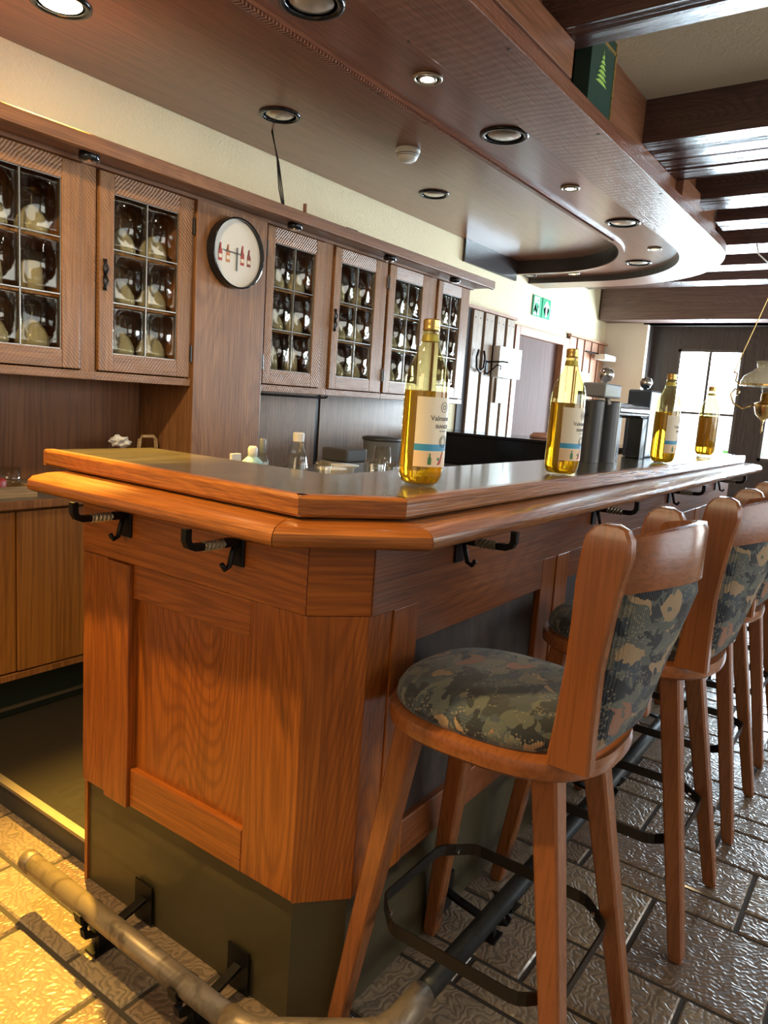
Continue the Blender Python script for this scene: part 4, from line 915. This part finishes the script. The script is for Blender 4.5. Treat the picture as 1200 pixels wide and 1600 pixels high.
# ------------------------------------------------------------------ wine bottles on the bar
BR = 0.048
def petal(a, z):
    return 1.0 - (0.10*max(0, (0.03-z)/0.03))*(0.5-0.5*math.cos(5*a))
def make_bottle(lab):
    t = thing('wine_bottle', lab, 'bottle', (0, 0, 0), 'golden wine bottles on the bar top')
    prof = [(0.020, 0.006), (0.034, 0.001), (0.042, 0.006), (0.047, 0.02), (0.048, 0.035), (0.048, 0.20), (0.0482, 0.203), (0.048, 0.206), (0.0475, 0.225), (0.043, 0.245), (0.034, 0.265), (0.025, 0.285), (0.0185, 0.303), (0.0165, 0.318), (0.0155, 0.330),
            (0.0145, 0.330), (0.0155, 0.316), (0.0172, 0.303), (0.0235, 0.285), (0.0325, 0.265), (0.0415, 0.244), (0.046, 0.225), (0.0466, 0.20), (0.0466, 0.035), (0.0455, 0.021), (0.040, 0.0075), (0.033, 0.004), (0.019, 0.008)]
    part('shell', lathe(bmesh.new(), prof, 60, fn=petal), PET, t, smooth=True)
    li = [(0.018, 0.0078), (0.033, 0.0038), (0.0402, 0.0073), (0.0457, 0.0209), (0.0468, 0.035), (0.0468, 0.198), (0.046, 0.2005)]
    part('wine', lathe(bmesh.new(), li, 60, fn=petal), WINE, t, smooth=True)
    part('neck_collar', lathe(bmesh.new(), [(0.0160, 0.318), (0.021, 0.320), (0.021, 0.3235), (0.0160, 0.325)], 24), PET, t)
    part('cap', lathe(bmesh.new(), [(0.0172, 0.326), (0.0178, 0.327), (0.0178, 0.333), (0.0172, 0.335), (0.0178, 0.337), (0.0178, 0.347), (0.016, 0.3495), (0.001, 0.350)], 32), GOLD, t, autos=True)
    part('neck_band', lathe(bmesh.new(), [(0.0195, 0.3035), (0.0172, 0.317), (0.0171, 0.317), (0.0194, 0.3035)], 32), plain('neck_foil', (0.55, 0.45, 0.08), 0.3, 0.4), t)
    # label wrapped on the body
    def curved(bm, r):
        for v in bm.verts:
            a = v.co.x / BR; rr = r + v.co.z; z = v.co.y
            v.co = Vector((rr*math.cos(a), rr*math.sin(a), z))
        return bm
    a0, a1 = math.radians(-77), math.radians(77); z0, z1 = 0.042, 0.188
    def patch(u0, u1, z0, z1, h, n=24):
        bm = bmesh.new(); n = max(2, n)
        lo = [[bm.verts.new((u0+(u1-u0)*i/n, z, hh)) for i in range(n+1)] for z, hh in ((z0, 0), (z1, 0), (z1, h), (z0, h))]
        for k in range(4):
            for i in range(n): bm.faces.new((lo[k][i], lo[k][i+1], lo[(k+1) % 4][i+1], lo[(k+1) % 4][i]))
        bm.faces.new([lo[k][0] for k in range(4)]); bm.faces.new([lo[k][n] for k in range(4)][::-1])
        return bm
    L = part('label', curved(patch(a0*BR, a1*BR, z0, z1, 0.0006), BR+0.0002), CREAM, t)
    part('sea_print', curved(patch(a0*BR, a1*BR*0.3, 0.076, 0.090, 0.0003), BR+0.0008), SEA, L)
    part('sand_print', curved(patch(a0*BR, a1*BR, 0.042, 0.074, 0.0003), BR+0.0008), SAND, L)
    bm = bmesh.new(); bx_ = -0.030
    extrude_dir(bm, [(bx_-0.004, 0.047, 0), (bx_+0.004, 0.047, 0), (bx_+0.004, 0.060, 0), (bx_+0.0015, 0.065, 0), (bx_+0.0015, 0.071, 0), (bx_-0.0015, 0.071, 0), (bx_-0.0015, 0.065, 0), (bx_-0.004, 0.060, 0)], (0, 0, 0.0004))
    part('bottle_print', curved(bm, BR+0.0012), GREENB, L)
    bm = patch(-0.012, -0.006, 0.056, 0.062, 0.0003, 2); part('leaf_print', curved(bm, BR+0.0012), GREENB, L)
    bm = bmesh.new(); extrude_dir(bm, [(-0.012, 0.046, 0), (-0.002, 0.048, 0), (0.006, 0.075, 0), (0.003, 0.076, 0)], (0, 0, 0.0004)); part('slice_print', curved(bm, BR+0.0012), RED, L)
    def put(txt, size, z, x=0.0):
        bm = text_bm(txt, size); 
        for v in bm.verts: v.co.x += x; v.co.y += z
        return part('lettering', curved(bm, BR+0.0010), TEXTD, L)
    put('Valmarone', 0.0155, 0.140); put('BIANCO', 0.0115, 0.124); part('fine_print', curved(patch(-0.011, 0.011, 0.1175, 0.1190, 0.0003, 6), BR+0.0010), TEXTD, L)
    def ringbm(cx, cz, r, w_):
        bm = bmesh.new(); n = 24
        R = [[bm.verts.new((cx+rr*math.cos(2*PI*i/n), cz+rr*math.sin(2*PI*i/n), h)) for i in range(n)] for rr, h in ((r, 0), (r, 0.0004), (r-w_, 0.0004), (r-w_, 0))]
        for k in range(4):
            for i in range(n): bm.faces.new((R[k][i], R[k][(i+1) % n], R[(k+1) % 4][(i+1) % n], R[(k+1) % 4][i]))
        return bm
    part('emblem', curved(ringbm(0.0, 0.168, 0.011, 0.001), BR+0.0010), TEXTD, L)
    part('emblem', curved(ringbm(0.0, 0.168, 0.005, 0.0012), BR+0.0010), TEXTD, L)
    part('seal', curved(ringbm(0.004, 0.096, 0.013, 0.0012), BR+0.0012), TEXTD, L); part('seal', curved(ringbm(0.004, 0.096, 0.009, 0.0008), BR+0.0012), TEXTD, L)
    return t
BL = ['golden wine bottle nearest the camera at the bar corner', 'second golden wine bottle along the bar, in front of the dark taps',
      'third golden wine bottle beyond the drink taps, against the window', 'farthest golden wine bottle at the end of the bar top']
b1 = make_bottle(BL[0])
ZB = 1.1262
for (x, y, a), lb in list(zip([(1.349, 0.857, 0), (2.000, 0.800, 268), (3.04, 0.80, 275), (4.05, 0.86, 335)], BL))[1:]:
    copy_tree(b1, (x, y, ZB), math.radians(a), lb)
b1.location = (1.349, 0.857, ZB); b1.rotation_euler = (0, 0, math.radians(268))

# ------------------------------------------------------------------ drink taps on the bar
tp = thing('drinks_tap', 'dark twin column beer tap with grey head and chrome ball, nearer one', 'beer tap', (2.60, 0.95, ZB))
part('column', lathe(bmesh.new(), [(0.040, 0), (0.040, 0.22), (0.036, 0.225)], 28, (2.62, 0.95, ZB)), DARKGREY, tp, autos=True)
part('column', lathe(bmesh.new(), [(0.040, 0), (0.040, 0.22), (0.036, 0.225)], 28, (2.73, 0.93, ZB)), DARKGREY, tp, autos=True)
part('head', BX(2.585, 2.76, 0.90, 0.985, ZB+0.235, ZB+0.285), GREY, tp, bevel=0.006)
part('spout', tube(bmesh.new(), [(2.66, 0.92, ZB+0.24), (2.66, 0.905, ZB+0.21)], 0.008, 10), CHROME, tp)
part('ball_knob', lathe(bmesh.new(), [(0.004, 0), (0.006, 0.008), (0.018, 0.014), (0.026, 0.03), (0.026, 0.04), (0.018, 0.055), (0.002, 0.060)], 20, (2.69, 0.94, ZB+0.284)), CHROME, tp, smooth=True)
part('handle', tube(bmesh.new(), [(2.50, 0.96, ZB+0.15), (2.505, 0.96, ZB+0.25)], 0.009, 10), BLACK, tp)
part('handle_arm', tube(bmesh.new(), [(2.50, 0.96, ZB+0.17), (2.60, 0.955, ZB+0.17)], 0.005, 8), BLACK, tp)
t2 = thing('tap_tower', 'black drinks tower with chrome crossbar and chrome ball, farther one', 'beer tap', (3.05, 0.98, ZB))
part('crossbar', tube(bmesh.new(), [(2.84, 0.95, ZB+0.195), (3.22, 0.95, ZB+0.195)], 0.030, 20), CHROME, t2, autos=True)
part('post', BX(3.14, 3.20, 0.92, 0.98, ZB, ZB+0.17), BLACKG, t2, bevel=0.004)
part('post', BX(2.86, 2.90, 0.93, 0.97, ZB, ZB+0.17), BLACKG, t2, bevel=0.004)
part('head', BX(3.25, 3.40, 0.93, 1.03, ZB, ZB+0.29), plain('blue_black_tower', (0.03, 0.05, 0.08), 0.3), t2, bevel=0.008)
part('ball_knob', lathe(bmesh.new(), [(0.004, 0), (0.006, 0.008), (0.018, 0.014), (0.026, 0.03), (0.026, 0.04), (0.018, 0.055), (0.002, 0.060)], 20, (3.32, 0.98, ZB+0.288)), CHROME, t2, smooth=True)

# ------------------------------------------------------------------ things behind the bar on the inner deck
ZD = 0.9205
wb = thing('water_bottle', 'clear conical glass bottle with white screw cap behind the bar', 'bottle', (1.62, 1.46, ZD))
part('body', lathe(bmesh.new(), [(0.036, 0), (0.040, 0.01), (0.040, 0.12), (0.028, 0.19), (0.0135, 0.245), (0.0115, 0.245), (0.026, 0.19), (0.0375, 0.12), (0.0375, 0.012)], 28, (1.62, 1.46, ZD)), GLASS, wb, smooth=True)
part('cap', lathe(bmesh.new(), [(0.016, 0.243), (0.017, 0.266), (0.014, 0.269)], 24, (1.62, 1.46, ZD)), WHITE, wb, autos=True)
sp_ = thing('soap_bottle', 'pale blue bottle with white top at the back of the counter', 'bottle', (1.54, 1.565, ZD))
part('body', lathe(bmesh.new(), [(0.034, 0), (0.036, 0.01), (0.036, 0.15), (0.030, 0.175), (0.014, 0.19)], 24, (1.54, 1.565, ZD)), BLUE, sp_, smooth=True)
part('cap', lathe(bmesh.new(), [(0.014, 0.188), (0.014, 0.214), (0.010, 0.220)], 20, (1.54, 1.565, ZD)), WHITE, sp_, smooth=True)
cb = thing('small_bottle', 'small clear bottle with grey cap beside the pale blue bottle', 'bottle', (1.60, 1.585, ZD))
part('body', lathe(bmesh.new(), [(0.018, 0), (0.020, 0.008), (0.020, 0.17), (0.009, 0.20), (0.007, 0.20), (0.018, 0.17), (0.018, 0.01)], 20, (1.60, 1.585, ZD)), GLASS, cb, smooth=True)
part('cap', lathe(bmesh.new(), [(0.010, 0.198), (0.010, 0.235), (0.008, 0.24)], 16, (1.60, 1.585, ZD)), GREY, cb, smooth=True)
solo('card', BX(1.455, 1.49, 1.56, 1.57, ZD, ZD+0.20), WHITE, 'small white card standing left of the pale blue bottle', 'card', (1.455, 1.56, ZD))
def glass_up(x, y, h, r, lab, z=ZD):
    solo('drinking_glass', lathe(bmesh.new(), [(r, 0), (r, 0.008), (r*0.82, h*0.5), (r*0.80, h-0.012), (r*0.70, h), (r*0.6, h-0.008), (r*0.74, h-0.02), (r*0.78, h*0.5), (r-0.003, 0.012), (r-0.003, 0)], 24, (x, y, z)),
         TUMBL, lab, 'glass', (x, y, z), 'glasses behind the bar', smooth=True)
glass_up(1.80, 1.31, 0.20, 0.043, 'thick upturned tumbler behind the bar, left of the nearest bottle')
glass_up(1.60, 1.345, 0.195, 0.030, 'upturned tumbler behind the bar, right of the clear conical bottle')
glass_up(1.915, 1.33, 0.185, 0.035, 'upturned tumbler just behind the left edge of the nearest bottle')
for x, y, lb in ((1.695, 1.39, 'white saucer stack behind the bar, left one'), (1.82, 1.44, 'white saucer stack behind the bar, right one')):
    solo('saucer', lathe(bmesh.new(), [(0.03, 0.0), (0.03, 0.160), (0.045, 0.167), (0.045, 0.170), (0.001, 0.168)], 24, (x, y, ZD)), WHITE, lb, 'plates', (x, y, ZD), 'white saucers behind the bar', smooth=True)
wg = thing('wine_glass', 'stemmed glass standing in front of the dark grey rounded bin', 'glass', (2.13, 1.52, ZD), 'glasses behind the bar')
part('bowl', lathe(bmesh.new(), [(0.004, 0.09), (0.026, 0.10), (0.034, 0.14), (0.030, 0.215), (0.0285, 0.215), (0.032, 0.14), (0.024, 0.103), (0.002, 0.095)], 24, (2.13, 1.52, ZD)), TUMBL, wg, smooth=True)
part('stem', lathe(bmesh.new(), [(0.033, 0), (0.033, 0.002), (0.005, 0.008), (0.004, 0.09)], 20, (2.13, 1.52, ZD)), TUMBL, wg, smooth=True)
tr = thing('tray_stack', 'stack of dark grey trays behind the bar', 'trays', (2.0, 1.58, ZD))
for k, (w_, z, mt) in enumerate(((0.16, 0.0, GREY), (0.15, 0.06, DARKGREY), (0.14, 0.12, GREY), (0.11, 0.165, DARKGREY))):
    part('tray', BX(1.96-w_/2, 1.96+w_/2, 1.50, 1.61, ZD+z+0.001, ZD+z+0.045), mt, tr, bevel=0.006)
cm = thing('bin', 'dark grey rounded bin on the back worktop behind the nearest bottle', 'bin', (3.72, 2.66, 0.876))
part('body', lathe(bmesh.new(), [(0.10, 0), (0.105, 0.01), (0.118, 0.17), (0.122, 0.175)], 32, (3.72, 2.66, 0.876)), GREY, cm, smooth=True)
part('rim', lathe(bmesh.new(), [(0.123, 0.170), (0.126, 0.176), (0.126, 0.188), (0.10, 0.195), (0.001, 0.198)], 32, (3.72, 2.66, 0.876)), DARKGREY, cm, smooth=True)
# black cooler wall closing the far side of the bar
sc = thing('black_cooler', 'black glossy cooler counter below the planked wall', 'counter', (4.62, 1.25, 0))
part('body', BX(4.63, 5.12, 1.22, 2.95, 0.076, 1.08), BLACKG, sc, bevel=0.004)
part('top', BX(4.60, 5.14, 1.20, 2.955, 1.08, 1.10), BLACKG, sc, bevel=0.004)
solo('bowl', lathe(bmesh.new(), [(0.10, 0), (0.105, 0.012), (0.08, 0.035), (0.001, 0.04)], 24, (5.0, 2.15, 1.1005)), plain('terracotta_pink', (0.5, 0.25, 0.18), 0.6), 'low pinkish round bowl on the black counter', 'bowl', (5.0, 2.15, 1.10), smooth=True)
# left back worktop
tw = thing('wooden_tray', 'small pale wooden crate on the left back worktop', 'tray', (1.22, 2.50, 0.8755))
part('sides', BX((1.10, 1.41, 2.50, 2.51, 0.8755, 0.915), (1.10, 1.41, 2.66, 2.67, 0.8755, 0.915), (1.10, 1.11, 2.51, 2.66, 0.8755, 0.915), (1.40, 1.41, 2.51, 2.66, 0.8755, 0.915)), TRAYW, tw)
part('base', BX(1.11, 1.40, 2.51, 2.66, 0.876, 0.882), TRAYW, tw)
solo('red_lid', lathe(bmesh.new(), [(0.04, 0), (0.042, 0.05), (0.035, 0.056), (0.001, 0.058)], 20, (1.29, 2.57, 0.8825)), RED, 'round red lid inside the pale wooden crate', 'lid', (1.29, 2.57, 0.8825), smooth=True)
solo('small_glass', lathe(bmesh.new(), [(0.035, 0), (0.036, 0.09), (0.034, 0.09), (0.033, 0.01)], 20, (1.365, 2.60, 0.8825)), TUMBL, 'short clear glass in the pale wooden crate', 'glass', (1.365, 2.6, 0.8825), smooth=True)
bm = bmesh.new(); bmesh.ops.create_icosphere(bm, subdivisions=3, radius=0.04)
for v in bm.verts: v.co = Vector((v.co.x*1.0, v.co.y*0.8, v.co.z*0.6))*(1+0.45*math.sin(v.co.x*110)*math.sin(v.co.z*140+v.co.y*90)) + Vector((1.955, 2.80, 1.041))
solo('tissue', bm, TISSUE, 'crumpled white tissue on top of the wooden crate in the niche', 'tissue', (1.955, 2.80, 1.0))
solo('storage_crate', BX(1.85, 2.03, 2.74, 2.88, 0.876, 1.005), NICHE, 'low brown box in the niche carrying the tissue', 'box', (1.85, 2.74, 0.876))
hb = thing('handled_basket', 'pale wooden carrier with loop handle in the niche', 'basket', (2.09, 2.80, 0.876))
part('base', BX(2.03+0.005, 2.16, 2.76, 2.86, 0.876, 0.96), TRAYW, hb)
part('handle', tube(bmesh.new(), [(2.045, 2.80, 0.96), (2.055, 2.80, 1.05), (2.07, 2.80, 1.065), (2.125, 2.80, 1.065), (2.14, 2.80, 1.05), (2.15, 2.80, 0.96)], 0.008, flat=(0.012, 0.012)), TRAYW, hb)

# ------------------------------------------------------------------ planked wall, door, far things
pw = thing('plank_panelling', 'pale plank panelling on the wall between cabinets and door', 'wall panelling', (5.1, 2.975, 0))
part('backing', BX(5.13, 5.995, 2.966, 2.979, 0.1, 2.075), plain('dark_backing', (0.04, 0.03, 0.03), 0.7), pw)
for a, b in ((4.62, 4.80), (4.84, 5.00), (5.248, 5.404), (5.447, 5.60), (5.656, 5.80), (5.845, 5.99)):
    if a < 5.13: continue
    pk = part('plank', BX(a, b, 2.945, 2.968, 0.95, 2.045), PLANK, pw, bevel=0.003)
    part('nails', BX(*[(a+dx-0.004, a+dx+0.004, 2.942, 2.946, z-0.004, z+0.004) for dx in (0.03, 0.11) for z in (1.99, 1.16)]), BLACK, pk)
part('ledge', BX(5.13, 6.0, 2.93, 2.979, 2.05, 2.07), PLANKD, pw)
pr = thing('plank_panelling', 'reddish plank panelling to the right of the brown door', 'wall panelling', (7.25, 2.975, 0))
part('backing', BX(7.24, 8.32, 2.966, 2.979, 0.1, 2.075), plain('dark_backing_red', (0.05, 0.03, 0.03), 0.7), pr)
for k in range(5): part('plank', BX(7.26+k*0.21, 7.26+k*0.21+0.17, 2.945, 2.968, 0.1, 2.05), PLANKD, pr, bevel=0.003)
part('ledge', BX(7.24, 8.33, 2.93, 2.979, 2.055, 2.075), PLANKD, pr)
d1 = struct('door_1', BX(6.06, 7.10, 3.00, 3.04, 0, 1.96), DOORW)
part('door_frame', BX((6.0, 6.085, 2.935, 3.0, 0, 2.02), (7.07, 7.23, 2.935, 3.0, 0, 2.02), (6.085, 7.07, 2.935, 3.0, 1.945, 2.02)), PLANKD, d1, bevel=0.003)
ex = thing('exit_sign', 'green and white exit sign with running figure and upward arrow', 'sign', (6.55, 2.978, 2.24))
part('plate', BX((6.36, 6.545, 2.968, 2.978, 2.145, 2.325), (6.565, 6.75, 2.968, 2.978, 2.145, 2.325)), GREENS, ex)
yz = 2.9675
def flat2(pts, c, s): return [(c[0]+a*s, yz, c[1]+b*s) for a, b in pts]
bm = bmesh.new(); extrude_dir(bm, flat2([(0, 0.9), (0.7, 0.25), (0.7, -0.05), (0.22, 0.35), (0.22, -0.9), (-0.22, -0.9), (-0.22, 0.35), (-0.7, -0.05), (-0.7, 0.25)], (6.658, 2.235), 0.085), (0, -0.0015, 0)); part('arrow', bm, SIGNW, ex)
bm = bmesh.new(); extrude_dir(bm, flat2([(-0.9, -0.95), (0.45, -0.95), (0.45, 0.95), (-0.9, 0.95)], (6.455, 2.235), 0.085), (0, -0.0010, 0)); part('doorway', bm, SIGNW, ex)
yz = 2.9660
bm = bmesh.new(); extrude_dir(bm, flat2([(-0.05, 0.5), (0.28, 0.45), (0.5, 0.1), (0.4, 0.02), (0.2, 0.28), (0.12, 0.02), (0.35, -0.25), (0.15, -0.8), (0.0, -0.75), (0.12, -0.28), (-0.18, -0.05), (-0.3, -0.5), (-0.7, -0.55), (-0.7, -0.42), (-0.42, -0.36), (-0.2, 0.3), (-0.45, 0.15), (-0.6, 0.35), (-0.5, 0.42)], (6.44, 2.22), 0.085), (0, -0.0015, 0))
lathe(bm, [(0.012, 0), (0.012, -0.0015)], 14, (6.455, 2.9665, 2.285), 'y'); part('running_figure', bm, GREENS, ex)
pc = thing('framed_picture', 'white framed pale green notice box on the planks', 'picture', (5.83, 2.93, 1.67))
part('frame', BX(5.62, 6.04, 2.88, 2.944, 1.545, 1.80), WHITE, pc, bevel=0.004)
part('picture', BX(5.66, 6.0, 2.878, 2.881, 1.575, 1.775), plain('pale_green_picture', (0.40, 0.52, 0.40), 0.3), pc)
bm = bmesh.new(); N = 10; rows = []
for j in range(8):
    z = 1.54-0.03*j; rows.append([(5.70+0.025*i, 2.935-0.006*math.sin(i*1.9+j*0.3)-0.004, z) for i in range(N)])
F = [[bm.verts.new(q) for q in r_] for r_ in rows]; K = [[bm.verts.new((q[0], q[1]+0.003, q[2])) for q in r_] for r_ in rows]
for j in range(7):
    for i in range(N-1): bm.faces.new((F[j][i], F[j][i+1], F[j+1][i+1], F[j+1][i])); bm.faces.new((K[j][i], K[j+1][i], K[j+1][i+1], K[j][i+1]))
for i in range(N-1): bm.faces.new((F[0][i], K[0][i], K[0][i+1], F[0][i+1])); bm.faces.new((F[7][i], F[7][i+1], K[7][i+1], K[7][i]))
for j in range(7): bm.faces.new((F[j][0], F[j+1][0], K[j+1][0], K[j][0])); bm.faces.new((F[j][-1], K[j][-1], K[j+1][-1], F[j+1][-1]))
solo('towel', bm, TISSUE, 'white cloth hanging below the framed notice box', 'towel', (5.8, 2.93, 1.5), smooth=True)
solo('horseshoe', tube(bmesh.new(), [(5.335, 2.925, 1.74), (5.30, 2.92, 1.68), (5.315, 2.92, 1.60), (5.375, 2.925, 1.57), (5.435, 2.925, 1.60), (5.455, 2.925, 1.68), (5.425, 2.925, 1.74)], 0.009, 8), IRON, 'black iron horseshoe ring on the first planks', 'horseshoe', (5.38, 2.93, 1.57), smooth=True)
sc2 = thing('scroll_bracket', 'black wrought iron scroll bracket between horseshoe and notice box', 'bracket', (5.53, 2.94, 1.6))
part('plate', BX(5.50, 5.54, 2.935, 2.944, 1.55, 1.67), IRON, sc2)
part('scroll', tube(bmesh.new(), [(5.52, 2.935, 1.66), (5.54, 2.80, 1.665), (5.55, 2.76, 1.66)], 0.007, 8), IRON, sc2, smooth=True)
part('scroll', tube(bmesh.new(), [(5.52, 2.935, 1.56), (5.53, 2.89, 1.60), (5.535, 2.85, 1.64), (5.54, 2.82, 1.63), (5.545, 2.825, 1.60)], 0.006, 8), IRON, sc2, smooth=True)
wl = thing('wall_lamp', 'small shelf lamp on the reddish planks by the corner', 'wall lamp', (8.0, 2.94, 1.9))
part('arm', tube(bmesh.new(), [(7.70, 2.94, 1.94), (7.86, 2.86, 1.93)], 0.008, 8), IRON, wl)
part('shade', BX(7.86, 8.22, 2.78, 2.90, 1.87, 1.93), WHITE, wl, bevel=0.01)
# paper with flowers left of the taps
solo('pinned_notice', BX(7.50, 7.86, 2.935, 2.944, 1.25, 1.72), plain('yellowed_notice', (0.62, 0.52, 0.30), 0.7), 'yellowed notice pinned on the reddish planks', 'notice', (7.5, 2.93, 1.25))

# hanging brass lamp with milk glass shade
hl = thing('pendant_lamp', 'brass pendant oil style lamp with milk glass shade at the right edge', 'pendant lamp', (5.5, 0.82, 1.30))
cx, cy = 5.5, 0.83
part('shade', lathe(bmesh.new(), [(0.165, 1.555), (0.168, 1.575), (0.150, 1.615), (0.10, 1.65), (0.075, 1.675), (0.085, 1.715), (0.080, 1.715), (0.070, 1.675), (0.095, 1.645), (0.145, 1.61), (0.162, 1.575), (0.160, 1.556)], 32, (cx, cy, 0)), OPAL, hl, smooth=True)
part('rim', lathe(bmesh.new(), [(0.166, 1.552), (0.172, 1.552), (0.172, 1.562), (0.166, 1.562)], 32, (cx, cy, 0)), BRASS, hl)
part('font', lathe(bmesh.new(), [(0.002, 1.33), (0.02, 1.335), (0.05, 1.37), (0.062, 1.42), (0.062, 1.44), (0.03, 1.455), (0.03, 1.50), (0.02, 1.51)], 28, (cx, cy, 0)), BRASS, hl, smooth=True)
part('chimney', lathe(bmesh.new(), [(0.022, 1.505), (0.034, 1.54), (0.024, 1.58), (0.022, 1.74), (0.020, 1.74), (0.022, 1.58), (0.032, 1.54), (0.020, 1.508)], 20, (cx, cy, 0)), GLASS, hl, smooth=True)
part('finial', lathe(bmesh.new(), [(0.002, 1.24), (0.007, 1.26), (0.005, 1.31), (0.012, 1.33), (0.01, 1.336)], 14, (cx, cy, 0)), BRASS, hl, smooth=True)
for k in range(3):
    a = math.radians(100+120*k); ca, sa = math.cos(a), math.sin(a)
    pts = [(0.06, 1.43), (0.13, 1.40), (0.19, 1.43), (0.215, 1.49), (0.19, 1.53), (0.165, 1.51), (0.175, 1.485)]
    ar = part('arm', tube(bmesh.new(), [(cx+r*ca, cy+r*sa, z) for r, z in pts], 0.006, 8), BRASS, hl, smooth=True)
    part('arm_hook', tube(bmesh.new(), [(cx+r*ca, cy+r*sa, z) for r, z in ((0.168, 1.56), (0.195, 1.58), (0.19, 1.63), (0.215, 1.64))], 0.005, 8), BRASS, ar, smooth=True)
    part('chain', tube(bmesh.new(), [(cx+0.21*ca, cy+0.21*sa, 1.64), (cx+0.02*ca, cy+0.02*sa, 2.30)], 0.003, 6), BRASS, hl)
part('chain', tube(bmesh.new(), [(cx, cy, 2.30), (cx, cy, ZC)], 0.004, 6), BRASS, hl)
# white cable loop below the beams at the right edge
solo('white_cable', tube(bmesh.new(), [(5.95, 1.10, 2.575), (5.97, 1.08, 2.50), (6.05, 1.02, 2.45), (6.15, 0.92, 2.46), (6.2, 0.85, 2.50)], 0.005, 8), WHITE, 'white cable loop hanging below the beams at the right edge', 'cable', (5.95, 1.1, 2.5), smooth=True)
# shrubs outside the windows
SHR = plain('shrub_leaves', (0.10, 0.30, 0.05), 0.6)
for i, (y, h) in enumerate(((1.75, 0.95), (0.6, 1.3), (-0.5, 1.1))):
    bm = bmesh.new(); rnd = random.Random(i)
    for k in range(420):
        a = rnd.random()*2*PI; r = 0.45*math.sqrt(rnd.random()); z = rnd.random()*h; rr = r*(1-0.4*z/h)
        c = Vector((10.2+rr*math.cos(a), y+rr*math.sin(a), z)); d1_ = Vector((rnd.uniform(-1, 1), rnd.uniform(-1, 1), rnd.uniform(-1, 1))).normalized()*0.06; d2_ = d1_.orthogonal().normalized()*0.03
        bm.faces.new([bm.verts.new(c-d1_), bm.verts.new(c+d2_), bm.verts.new(c+d1_), bm.verts.new(c-d2_)])
    solo('shrub', bm, SHR, ('green shrub outside the first far window', 'green shrub outside the window at the right edge', 'green shrub outside beyond the right edge')[i], 'shrub', (10.2, y, 0), 'shrubs outside the windows')
struct('ground_outside', BX(8.7, 16, -8, 8, -0.1, -0.01), plain('outside_ground', (0.5, 0.5, 0.46), 0.9))
